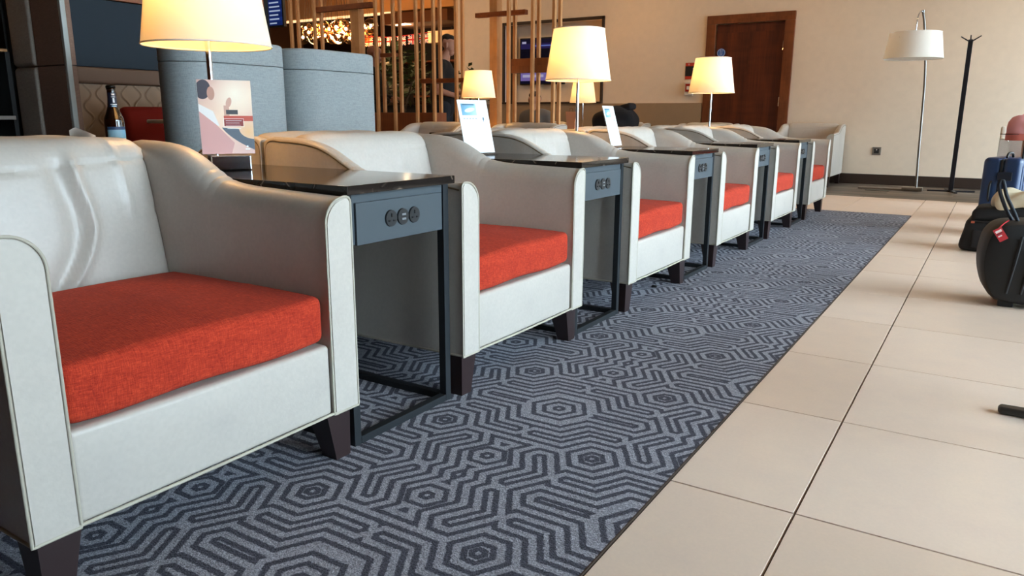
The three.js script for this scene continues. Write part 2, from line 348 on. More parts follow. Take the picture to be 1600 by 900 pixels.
function makeArmchair(name, label, group, fold = 1) {
  const t = thing(name, label, 'armchair', [0, 0, 0], 0, group);
  for (const s of [1, -1]) {
    const ds = [0, 0.01, 0.03, 0.1, 0.2, 0.3, 0.35, ...Array.from({ length: 31 }, (_, i) => 0.37 + i * 0.004), 0.51, 0.53, 0.55, 0.58, 0.62, 0.66, 0.72, 0.78, 0.81, 0.825];
    const rings = ds.map((d) => armSection(armTop(d) - (d > 0.8 ? (d - 0.8) * 0.5 : 0) + -0.0035 * (Math.exp(-Math.pow((d - 0.405) / 0.006, 2)) + 0.8 * Math.exp(-Math.pow((d - 0.43) / 0.007, 2)) + 0.6 * Math.exp(-Math.pow((d - 0.458) / 0.006, 2))), CF - 0.004 - d, s));
    const arm = part('armrest', loft(rings.map((r) => r.slice().reverse()), [true, true], 0.75), M.leather, t);
    // flat front panel of the arm with its piping
    const sec = armSection(armTop(0) - 0.001, 0, s, -0.004).map((p) => V3(0, p.y, p.z));
    const r2 = [CF - 0.004, CF - 0.0006].map((x) => sec.map((p) => V3(x, p.y, p.z)).reverse());
    part('arm_front_panel', loft(r2.reverse(), [true, true], 0.4), M.leather, arm);
    const edge = armSection(armTop(0) + 0.0005, CF - 0.003, s, 0.0005);
    const dense = []; edge.forEach((p, i) => { const q = edge[(i + 1) % edge.length], n = Math.max(1, Math.round(p.distanceTo(q) / 0.012)); for (let k = 0; k < n; k++) dense.push(p.clone().lerp(q, k / n)); });
    part('piping', tube(dense, 0.0032, 160, 6, true), M.piping, arm);
    part('side_piping', [tube([V3(CF - 0.01, armTop(0) - 0.02, s * (CW / 2 + 0.001)), ...[0.05, 0.12, 0.2, 0.28, 0.34, 0.38, 0.42, 0.46, 0.5, 0.54, 0.58, 0.62, 0.68, 0.74, 0.8].map((d) => V3(CF - d, armTop(d) - 0.016, s * (CW / 2 - 0.0008))), V3(-CF + 0.004, 0.735, s * (CW / 2 - 0.002)), V3(-CF + 0.004, 0.6, s * (CW / 2 - 0.001)), V3(-CF + 0.004, CB + 0.01, s * (CW / 2 - 0.001))], 0.0028, 110, 5)], M.pipingDark, arm);
    const bot = tube([V3(CF - 0.006, CB + 0.003, s * (CW / 2)), V3(0, CB + 0.002, s * CW / 2), V3(-CF + 0.01, CB + 0.003, s * CW / 2)], 0.004, 20, 6);
    part('hem_piping', bot, M.piping, arm);
  }
  const zi = CW / 2 - AW;
  part('front_rail', rbox(0.06, 0.175, 2 * zi - 0.001, 0.012, [2, 6, 16], 4, (v) => { v.x += 0.006 * (1 - Math.pow(v.y / 0.09, 2)) * (1 - Math.pow(v.z / zi, 4)) * (v.x > 0 ? 1 : 0); }).translate(CF - 0.0385, CB + 0.0865, 0), M.leather, t);
  part('hem_piping', tube([V3(CF - 0.005, CB + 0.003, -CW / 2 + 0.004), V3(CF - 0.003, CB + 0.001, 0), V3(CF - 0.005, CB + 0.003, CW / 2 - 0.004)], 0.004, 20, 6), M.piping, t);
  part('seat_base', bx(-CF + 0.12, CF - 0.06, CB + 0.004, 0.314, -zi + 0.001, zi - 0.001), M.leather, t);
  part('back_panel', rbox(0.12, 0.62, 2 * zi + 0.06, 0.03, [1, 4, 8], 4).translate(-CF + 0.062, CB + 0.312, 0), M.leather, t);
  // back cushion: pillowed, with folds and seams
  {
    const nu = 120, prof = [], W = zi - 0.001; // profile in (x, y), front bottom to back bottom
    const F = [[-0.155, 0.30], [-0.176, 0.36], [-0.190, 0.42], [-0.204, 0.50], [-0.220, 0.58], [-0.236, 0.66], [-0.250, 0.715], [-0.262, 0.746], [-0.280, 0.766], [-0.305, 0.777], [-0.335, 0.779], [-0.365, 0.774], [-0.385, 0.764], [-0.396, 0.750]];
    const c = new THREE.CatmullRomCurve3(F.map(([x, y]) => V3(x, y, 0)), false, 'centripetal'), m = 70; c.getPoints(m).forEach((p) => prof.push(p));
    const rings = [];
    for (let i = 0; i <= nu; i++) {
      const u = i / nu * 2 - 1, z = -u * W, e = 1 - Math.pow(Math.abs(u), 14), ring = [];
      prof.forEach((p, k) => {
        const q = k / m, front = 1 - smooth(0.5, 0.75, q);
        let b = 0.012 * (1 - u * u) * Math.sin(Math.PI * clamp(q / 0.75, 0, 1)) - 0.016 * (1 - e);
        const y = p.y;
        const path = (zc, w) => Math.exp(-Math.pow((z - zc) / w, 2));
        // deep curved fold, two shallow side folds, a cross seam
        const tt = clamp((y - 0.39) / 0.31, 0, 1), zf = -0.005 - 0.108 * Math.sin(Math.min(1, tt / 0.62) * Math.PI / 2) + 0.02 * smooth(0.6, 1, tt);
        b += front * (fold * (0.016 * path(zf, 0.016) - 0.010 * path(zf + 0.04, 0.024))) * smooth(0.36, 0.46, y) * (1 - smooth(0.70, 0.75, y));
        b += front * fold * 0.006 * path(-0.222 + 0.08 * (y - 0.6), 0.012) * smooth(0.55, 0.62, y);
        b += front * (0.4 + 0.6 * fold) * 0.006 * path(0.12 - 0.35 * (y - 0.62), 0.012) * smooth(0.58, 0.66, y) * (1 - smooth(0.72, 0.76, y));
        b -= (0.45 + 0.55 * fold) * 0.006 * Math.exp(-Math.pow((y - 0.706 - 0.018 * u) / 0.004, 2)) * front + fold * 0.005 * Math.exp(-Math.pow((y - 0.593 + 0.008 * u) / 0.0045, 2)) * front;
        b += 0.0012 * Math.sin(z * 38 + y * 9) * smooth(0.70, 0.76, y) * e;
        const k2 = Math.min(k + 1, m), k1 = Math.max(k - 1, 0), tx = prof[k2].x - prof[k1].x, ty = prof[k2].y - prof[k1].y, l = Math.hypot(tx, ty) || 1;
        ring.push(V3(p.x + ty / l * b, p.y - tx / l * b, z));
      });
      ring.push(V3(-0.36, 0.70, z), V3(-0.30, 0.5, z), V3(-0.26, 0.31, z)); rings.push(ring);
    }
    part('back_cushion', loft(rings.map((r) => r.reverse()), [true, true], 1.0), M.leather, t);
  }
  // seat cushion
  const cw = 2 * zi - 0.012, cd = 0.565;
  const sc = part('seat_cushion', rbox(cd, 0.112, cw, 0.02, [12, 3, 14], 4, (v) => {
    const a = 1 - Math.pow(Math.abs(v.x) / (cd / 2), 3), b = 1 - Math.pow(Math.abs(v.z) / (cw / 2), 3);
    if (v.y > 0) v.y += 0.022 * a * b; v.x += 0.008 * (v.x > 0 ? 1 : 0) * (1 - Math.pow(v.y / 0.08, 2)) * b; v.y += 0.003 * Math.sin(v.z * 17 + 1) * (v.x > 0 ? 1 : 0);
  }).translate(CF - 0.016 - cd / 2, 0.314 + 0.056, 0), M.red, t);
  for (const [sx, sz] of [[1, 1], [1, -1], [-1, 1], [-1, -1]]) {
    const q = (x, z, w, y) => [[0, 0], [w, 0], [w, w], [0, w]].map(([a, b]) => V3(sx * (x - a), y, sz * (z - b)));
    const R = [q(CF - 0.022, CW / 2 - 0.016, 0.046, 0), q(CF - 0.02, CW / 2 - 0.014, 0.078, CB + 0.006)]; if (sx * sz > 0) R.forEach((r) => r.reverse());
    part('leg', loft(R, [true, true], 0.3), M.legWood, t);
  }
  return t;
}
const FX = -1.26 - CF, RX = -2.10 - 0.014 - CF;
const zStart = [-0.515, -1.725, -2.93, -4.145, -5.365, -6.59];
const zc = zStart.map((z) => z - CW / 2);
const rowGroup = 'beige armchairs with red seats in the near row';
const chairA = makeArmchair('armchair', 'large beige leather armchair with red cushion nearest the camera, cut by left edge', rowGroup);
chairA.position.set(FX, 0, zc[0]);
const chairB = makeArmchair('armchair', '', rowGroup, 0.12); // smoother back cushion
chairB.position.set(FX, 0, zc[1]);
['second beige armchair along the carpet row, just beyond the first black table', 'third beige armchair along the carpet row, red seat', 'fourth beige armchair along the carpet row, red seat', 'fifth beige armchair along the carpet row, red seat', 'sixth and farthest beige armchair of the carpet row, red seat'].forEach((l, i) => { if (!i) chairB.userData.label = l; else copyOf(chairB, [FX, 0, zc[i + 1]], 0, l); });
zc.forEach((z, i) => { const c = copyOf(chairB, [RX, 0, z], Math.PI, ['beige armchair back to back with the nearest armchair, facing away', 'armchair facing away, back to back with the second armchair', 'armchair facing away, back to back with the third armchair', 'armchair facing away, back to back with the fourth armchair', 'armchair facing away, back to back with the fifth armchair', 'armchair facing away, back to back with the sixth armchair'][i]); c.userData.group = 'armchairs facing away behind the near row'; });
copyOf(chairB, [-2.07, 0, -10.42], -Math.PI / 2, 'beige armchair against the far wall beside the door, facing the camera').userData.group = 'armchairs in the background';
[[-5.44, 0, -6.75, 'background armchair facing camera left of the small lit lamp'], [-4.24, 0, -6.75, 'background armchair facing camera in front of the right slats'],
 [-5.75, 0, -9.7, 'background armchair under the television with a seated person'], [-4.5, 0, -9.7, 'background armchair below the alcove corner holding dark coats'], [-3.25, 0, -9.7, 'background armchair near the brown door, mostly hidden']].forEach(([x, y, z, l]) => copyOf(chairB, [x, y, z], -Math.PI / 2, l).userData.group = 'armchairs in the background');
copyOf(chairB, [0.41, 0, -9.3], -Math.PI / 2, 'beige armchair at right behind the navy suitcase').userData.group = 'armchairs in the background';

// ------------------------------------------------------------------ black power table between the chairs (long, with a socket panel at both ends)
const TL = 1.64, TW = 0.425, TH = 0.674;
function makeTable(name, label, group, L = TL, ends = [1, -1]) {
  const t = thing(name, label, 'side table', [0, 0, 0], 0, group);
  const a = L / 2, b = TW / 2, s = 0.024, li = 0.018;
  part('marble_top', rb(-a, a, TH - 0.022, TH, -b, b, 0.002), M.marble, t);
  for (const e of [1, -1]) for (const z of [1, -1]) part('leg', rb(e > 0 ? a - li - s : -a + li, e > 0 ? a - li : -a + li + s, 0, TH - 0.023, z > 0 ? b - 0.008 - s : -b + 0.008, z > 0 ? b - 0.008 : -b + 0.008 + s, 0.0015), M.steel, t);
  for (const z of [1, -1]) for (const [y0, y1] of [[0, s], [TH - 0.023 - 0.016, TH - 0.023]]) part('side_rail', rb(-a + li + s + 0.0005, a - li - s - 0.0005, y0, y1, z > 0 ? b - 0.008 - s : -b + 0.008, z > 0 ? b - 0.008 : -b + 0.008 + s, 0.0015), M.steel, t);
  for (const e of [1, -1]) {
    const X = e * (a - li);
    const rx = (d0, d1) => e > 0 ? [X - d1, X - d0] : [X + d0, X + d1];
    part('floor_rail', rb(...rx(0, s), 0, s, -b + 0.0325, b - 0.0325, 0.0015), M.steel, t);
    if (!ends.includes(e)) continue;
    const box = part('socket_box', rb(...rx(0.004, 0.34), TH - 0.023 - 0.125, TH - 0.0235, -b + 0.033, b - 0.033, 0.002), M.apron, t);
    const pn = part('socket_panel', rb(...rx(-0.003, 0.006), TH - 0.15, TH - 0.045, -b + 0.042, b - 0.042, 0.002), M.apron, t);
    const yc = TH - 0.0945;
    [-0.046, 0, 0.046].forEach((z, i) => {
      const disc = part(i === 1 ? 'usb_socket' : 'power_socket', new THREE.CylinderGeometry(0.021, 0.022, 0.005, 32).rotateZ(-e * Math.PI / 2).translate(X + e * 0.0052, yc, z), M.socket, pn);
      const face = (y, zz, h, w) => { const g = bx(0, 0.002, -h / 2, h / 2, -w / 2, w / 2); g.translate(X + e * 0.0078 - (e > 0 ? 0 : 0.002), yc + y, z + zz); return g; };
      if (i === 1) { disc.add(lit(new THREE.Mesh(join([face(0.006, 0, 0.005, 0.016), face(-0.006, 0, 0.005, 0.016)]), M.usb))); disc.children[0].name = 'usb_port'; }
      else { disc.add(lit(new THREE.Mesh(join([face(0.0085, 0, 0.009, 0.004), face(-0.006, 0.009, 0.004, 0.007), face(-0.006, -0.009, 0.004, 0.007)]), M.slot))); disc.children[0].name = 'pin_hole'; }
    });
  }
  return t;
}
const tz = []; for (let i = 0; i < 5; i++) tz.push((zStart[i] - CW + zStart[i + 1]) / 2);
const tableG = 'long black power tables between the armchairs';
const table0 = makeTable('side_table', 'nearest black marble side table with socket panel, poster and lamp on it', tableG);
table0.position.set(-2.1, 0, tz[0]);
['second black side table with a white leaflet stand', 'third black side table with a leaflet stand and lit lamp', 'fourth black side table along the carpet row', 'fifth and farthest black side table of the carpet row'].forEach((l, i) => copyOf(table0, [-2.1, 0, tz[i + 1]], 0, l));
const tableB = makeTable('side_table', 'small dark table between the two left background armchairs', 'dark tables in the background', 0.84, [1]);
tableB.position.set(-4.84, 0, -6.75); tableB.rotation.y = -Math.PI / 2;
copyOf(tableB, [-5.125, 0, -9.7], -Math.PI / 2, 'dark table by the far wall under the alcove corner');

// ------------------------------------------------------------------ table lamps
function makeLamp(label, pos) {
  const t = thing('table_lamp', label, 'table lamp', pos, 0, 'lit table lamps with cream drum shades');
  part('base', lathe([[0, 0], [0.075, 0], [0.078, 0.003], [0.078, 0.018], [0.074, 0.024], [0.02, 0.027], [0.012, 0.034], [0, 0.034]]), M.chrome, t);
  part('pole', lathe([[0, 0.03], [0.0085, 0.03], [0.0085, 0.50], [0, 0.50]], 20), M.chrome, t);
  part('lamp_holder', lathe([[0, 0.455], [0.016, 0.455], [0.016, 0.51], [0, 0.51]], 20), M.chrome, t);
  part('bulb', new THREE.SphereGeometry(0.03, 20, 14).translate(0, 0.54, 0), M.bulb, t);
  const y0 = 0.372, y1 = 0.655, r0 = 0.19, r1 = 0.147, th = 0.0015;
  const sh = part('shade', lathe([[r0, y0], [(r0 + r1) / 2, (y0 + y1) / 2], [r1, y1]], 64), M.shade, t);
  part('shade_rim', [new THREE.TorusGeometry(r0, 0.0028, 8, 64).rotateX(Math.PI / 2).translate(0, y0, 0), new THREE.TorusGeometry(r1, 0.0028, 8, 64).rotateX(Math.PI / 2).translate(0, y1, 0)], M.shadeOff, sh);
  const spider = []; for (let i = 0; i < 3; i++) { const a = i * 2.094; spider.push(rod(V3(0, 0.6, 0), V3(Math.cos(a) * 0.153, 0.6, Math.sin(a) * 0.153), 0.002, 0.002, 6)); }
  part('shade_carrier', [...spider, rod(V3(0, 0.50, 0), V3(0, 0.602, 0), 0.003)], M.chrome, sh);
  const l = new THREE.PointLight(lin(1, 0.52, 0.15), LAMP, 0, 2); l.position.set(0, 0.54, 0); l.castShadow = true; l.shadow.radius = 1.5; t.add(l);
  return t;
}
makeLamp('lit table lamp with large cream shade on the nearest table', [-2.1, TH, -1.545]);
makeLamp('lit table lamp with cream shade in the middle of the picture', [-2.1, TH, -4.02]);
makeLamp('lit table lamp with cream shade in front of the brown door', [-2.1, TH, -6.47]);
makeLamp('small lit table lamp in the background left of the middle lamp', [-4.9, TH, -7.02]);
makeLamp('small lit table lamp half hidden behind the middle lamp', [-5.125, TH, -9.98]);

// ------------------------------------------------------------------ leaflet stands
function print1(x, w, h) {
  const g = x.createLinearGradient(0, 0, w, h); g.addColorStop(0, '#d2a79c'); g.addColorStop(0.45, '#ffdcc0'); g.addColorStop(1, '#e2b8b0'); x.fillStyle = g; x.fillRect(0, 0, w, h);
  const blob = (cx, cy, r, c) => { const q = x.createRadialGradient(cx, cy, 0, cx, cy, r); q.addColorStop(0, c); q.addColorStop(1, c + '00'); x.fillStyle = q; x.fillRect(0, 0, w, h); };
  blob(w * 0.68, h * 0.18, w * 0.5, '#fff0da'); blob(w * 0.9, h * 0.7, w * 0.3, '#f7c48c'); blob(w * 0.33, h * 0.92, w * 0.25, '#ffd9a0');
  x.fillStyle = '#3b3440'; x.beginPath(); x.ellipse(w * 0.1, h * 0.13, w * 0.14, h * 0.13, 0.2, 0, 7); x.fill();
  x.fillStyle = '#c08e7c'; x.beginPath(); x.ellipse(w * 0.24, h * 0.18, w * 0.07, h * 0.09, 0, 0, 7); x.fill();
  x.fillStyle = '#d8a590'; x.beginPath(); x.ellipse(w * 0.56, h * 0.30, w * 0.05, h * 0.07, 0.3, 0, 7); x.fill(); x.fillRect(w * 0.46, h * 0.34, w * 0.1, h * 0.18);
  x.fillStyle = '#f0e8e4'; x.beginPath(); x.moveTo(0, h * 0.32); x.lineTo(w * 0.26, h * 0.42); x.lineTo(w * 0.36, h * 0.62); x.lineTo(0, h * 0.55); x.fill();
  x.fillStyle = '#dba39c'; x.beginPath(); x.moveTo(0, h * 0.42); x.lineTo(w * 0.3, h * 0.6); x.lineTo(w * 0.62, h * 0.85); x.lineTo(w * 0.55, h); x.lineTo(0, h); x.fill();
  x.fillStyle = '#5d6570'; x.beginPath(); x.moveTo(w * 0.4, h * 0.64); x.lineTo(w * 0.72, h * 0.66); x.quadraticCurveTo(w * 0.75, h * 0.78, w, h * 0.8); x.lineTo(w, h * 0.95); x.quadraticCurveTo(w * 0.55, h * 0.8, w * 0.4, h * 0.64); x.fill();
  x.fillStyle = '#c9503c'; x.fillRect(w * 0.45, h * 0.48, w * 0.55, h * 0.07);
  x.fillStyle = '#3d3a3e'; x.fillRect(w * 0.5, h * 0.40, w * 0.22, h * 0.06); x.fillStyle = '#8e3030'; x.fillRect(w * 0.45, h * 0.53, w * 0.36, h * 0.09);
  x.strokeStyle = '#ffffff'; x.lineWidth = 3; x.strokeRect(w * 0.44, h * 0.52, w * 0.38, h * 0.11); x.fillStyle = '#ffffff'; for (const [k, l] of [[0.545, 0.3], [0.575, 0.26], [0.605, 0.28]]) x.fillRect(w * 0.48, h * k, w * l, 3); x.fillRect(w * 0.5, h * 0.65, w * 0.26, 4);
  x.beginPath(); x.arc(w * 0.86, h * 0.9, 10, 0, 7); x.fill(); x.fillRect(w * 0.82, h * 0.93, w * 0.09, 10);
}
function print2(x, w, h) {
  x.fillStyle = '#f4f7fa'; x.fillRect(0, 0, w, h); const g = x.createLinearGradient(0, h * 0.08, w * 0.6, h * 0.3); g.addColorStop(0, '#4f7f9c'); g.addColorStop(0.5, '#7fb6d8'); g.addColorStop(1, '#c9e4f2'); x.fillStyle = g; x.fillRect(w * 0.1, h * 0.07, w * 0.5, h * 0.22);
  x.fillStyle = '#dff0fa'; x.beginPath(); x.ellipse(w * 0.38, h * 0.19, w * 0.18, h * 0.04, -0.2, 0, 7); x.fill(); x.fillStyle = '#355a70'; x.fillRect(w * 0.15, h * 0.08, w * 0.4, h * 0.02);
  x.fillStyle = '#9aa4ad'; for (let i = 0; i < 5; i++) x.fillRect(w * (0.12 + i * 0.1), h * 0.345, w * 0.06, h * 0.014); x.fillStyle = '#5f7688'; x.fillRect(w * 0.77, h * 0.33, w * 0.05, h * 0.05); x.fillRect(w * 0.785, h * 0.38, w * 0.02, h * 0.03);
  x.fillStyle = '#b4bcc3'; x.fillRect(w * 0.14, h * 0.6, w * 0.72, 3); x.fillRect(w * 0.24, h * 0.66, w * 0.52, 3);
}
function makeSign(label, draw, pos, yaw, tilt, w, h, lift, chromeBase) {
  // faces +x in its own axes
  const t = thing('leaflet_stand', label, 'leaflet stand', pos, yaw, 'leaflet stands on the tables');
  const up = (g) => g.rotateZ(tilt).translate(0, lift, 0);
  const map = canvasTex(512, Math.round(512 * h / w), draw);
  const face = new THREE.PlaneGeometry(w, h).rotateY(Math.PI / 2).translate(0.0022, h / 2, 0);
  const sheet = new THREE.BoxGeometry(0.0016, h, w).translate(0.001, h / 2, 0);
  part('paper', up(sheet), std({ color: '#f2f4f6', roughness: 0.6 }), t);
  part('print', up(face), std({ map, roughness: 0.5 }), t);
  const holder = part('acrylic_holder', up(join([new THREE.BoxGeometry(0.002, h + 0.006, w + 0.006).translate(-0.003, h / 2, 0), rb(-0.004, 0.004, -0.006, -0.001, -w / 2 - 0.003, w / 2 + 0.003, 0.0008)])), M.acrylic, t);
  if (chromeBase) part('base', rb(-0.035, 0.035, 0, lift - 0.004, -0.058, 0.058, 0.004, 3), M.chrome, t);
  else part('foot', rb(-0.05, 0.03, 0, 0.004, -w / 2, w / 2, 0.001), M.acrylic, t);
  return t;
}
makeSign('upright poster stand with warm photo print on chrome base, nearest table', print1, [-1.962, TH + 0.0005, -1.488], -28 * RAD, 0.01, 0.152, 0.216, 0.048, true);
makeSign('white leaflet stand with blue picture leaning on the second table', print2, [-1.90, TH + 0.0005, -2.735], -20 * RAD, 0.30, 0.155, 0.235, 0.008, false);
makeSign('narrow-looking white leaflet stand on the third table', print2, [-1.80, TH + 0.0005, -3.93], 2 * RAD, 0.28, 0.15, 0.225, 0.008, false);
// ------------------------------------------------------------------ bottle and napkin on the nearest table
{
  const t = thing('beer_bottle', 'dark brown beer bottle with blue label behind the nearest armchair', 'bottle', [-2.55, TH + 0.0005, -1.482]);
  part('glass', lathe([[0, 0], [0.029, 0], [0.031, 0.004], [0.031, 0.135], [0.0295, 0.15], [0.021, 0.172], [0.0155, 0.19], [0.0135, 0.215], [0.013, 0.243], [0.0145, 0.245], [0.0145, 0.25], [0, 0.25]], 40), phys({ color: '#1c0d07', roughness: 0.06, clearcoat: 1, clearcoatRoughness: 0.04 }), t);
  const lab = canvasTex(256, 256, (x, w, h) => { x.fillStyle = '#1e3f6e'; x.fillRect(0, 0, w, h); x.fillStyle = '#6fa9cf'; x.fillRect(0, h * 0.12, w, h * 0.5); x.fillStyle = '#dfeef6'; x.fillRect(w * 0.1, h * 0.45, w * 0.8, h * 0.32); x.fillStyle = '#2f6ea0'; x.fillRect(w * 0.2, h * 0.52, w * 0.6, h * 0.06); x.fillRect(w * 0.28, h * 0.64, w * 0.44, h * 0.05); x.fillStyle = '#e8dfc0'; x.fillRect(0, h * 0.86, w, h * 0.05); });
  part('body_label', new THREE.CylinderGeometry(0.0314, 0.0314, 0.085, 40, 1, true, 0.2, 2.4).translate(0, 0.08, 0), std({ map: lab, roughness: 0.45, side: THREE.DoubleSide }), t);
  const neck = canvasTex(128, 256, (x, w, h) => { x.fillStyle = '#16233c'; x.fillRect(0, 0, w, h); x.fillStyle = '#d7dde4'; x.fillRect(w * 0.35, h * 0.06, w * 0.3, h * 0.12); x.fillRect(w * 0.3, h * 0.26, w * 0.4, h * 0.05); x.fillRect(w * 0.42, h * 0.36, w * 0.16, h * 0.3); x.fillRect(w * 0.2, h * 0.75, w * 0.6, h * 0.06); x.fillStyle = '#8fb6d4'; x.fillRect(w * 0.3, h * 0.85, w * 0.4, h * 0.08); });
  part('neck_label', new THREE.CylinderGeometry(0.0140, 0.0165, 0.05, 24, 1, true, 0.2, 2.4).translate(0, 0.21, 0), std({ map: neck, roughness: 0.4, side: THREE.DoubleSide }), t);
  part('cap', lathe([[0, 0.249], [0.0155, 0.249], [0.0155, 0.256], [0.012, 0.260], [0, 0.260]], 24), std({ color: '#16130f', roughness: 0.4, metalness: 0.5 }), t);
  const g = new THREE.PlaneGeometry(0.10, 0.125, 14, 10), p = g.attributes.position;
  for (let i = 0; i < p.count; i++) { const x = p.getX(i), y = p.getY(i) > 0 ? p.getY(i) * (1 - 0.75 * Math.abs(p.getX(i) + 0.03) / 0.09) : p.getY(i); p.setY(i, y); p.setZ(i, 0.02 * Math.sin(x * 30) + 0.014 * Math.sin(y * 44 + x * 20)); }
  g.rotateX(-0.35); g.computeVertexNormals(); g.rotateY(0.7); g.computeBoundingBox(); g.translate(-2.56, TH + 0.001 - g.boundingBox.min.y, -1.375);
  solo('paper_napkin', uvm(g), std({ color: '#efece6', roughness: 0.9, side: THREE.DoubleSide }), 'crumpled white paper napkin beside the beer bottle', 'napkin');
}

{
  const g = new THREE.IcosahedronGeometry(0.011, 2), p = g.attributes.position; for (let i = 0; i < p.count; i++) { const k = 0.7 + 0.5 * hash(Math.round(p.getX(i) * 4000), Math.round(p.getZ(i) * 4000 + p.getY(i) * 900)); p.setXYZ(i, p.getX(i) * k * 1.5, p.getY(i) * k * 0.6, p.getZ(i) * k); }
  g.computeVertexNormals(); g.translate(-1.364, 0.0095, -3.49); solo('litter_scrap', uvm(g), M.black, 'tiny dark scrap of litter on the carpet by third armchair', 'litter');
}
// ------------------------------------------------------------------ grey upholstered high-back benches (rounded shells, seats face away)
function makePod(label, zA, zB) {
  const X = -4.2, R = 0.2, top = 1.285, L = Math.abs(zA - zB) / 2, zc0 = (zA + zB) / 2;
  const t = thing('high_back_bench', label, 'bench', [X, 0, zc0], 0, 'grey high-back benches with rounded ends');
  const ring = (y, k) => { const o = []; for (let i = 0; i < 48; i++) { const a = i / 48 * Math.PI * 2, c = Math.cos(a), s = Math.sin(a); o.push(V3(c * (R - k), y, (s > 0 ? L : -L) * (Math.abs(s) < 1e-9 ? 0 : 1) + s * (R - k))); } return o; };
  const block = (y0, y1, r0, r1) => { const R2 = []; for (let i = 0; i <= 4; i++) { const a = i / 4 * Math.PI / 2; R2.push(ring(y0 + r0 * (1 - Math.sin(a)), r0 * (1 - Math.cos(a)) )); } R2.reverse(); R2.sort((p, q) => p[0].y - q[0].y); for (let i = 0; i <= 4; i++) { const a = i / 4 * Math.PI / 2; R2.push(ring(y1 - r1 * (1 - Math.sin(a)), r1 * (1 - Math.cos(a)))); } return loft(R2.map((r) => r.reverse()), [true, true], 0.8); };
  part('back_shell', block(0.06, 1.144, 0.004, 0.006), M.pod, t);
  part('top_shell', block(1.147, top, 0.006, 0.02), M.pod, t);
  part('plinth', block(0.0, 0.058, 0.002, 0.002).scale(0.94, 1, 0.96), M.podDark, t);
  part('seat', rbox(0.55, 0.16, 2 * L + 0.3, 0.03, [2, 1, 2], 3).translate(-R - 0.28, 0.38, 0), M.red, t);
  part('seat_base', bx(-R - 0.52, -R - 0.01, 0, 0.295, -L - 0.13, L + 0.13), M.podDark, t);
  return t;
}
makePod('grey upholstered high-back bench behind the poster stand', -2.98, -3.41);
makePod('grey upholstered high-back bench just left of the wooden slats', -3.85, -4.28);

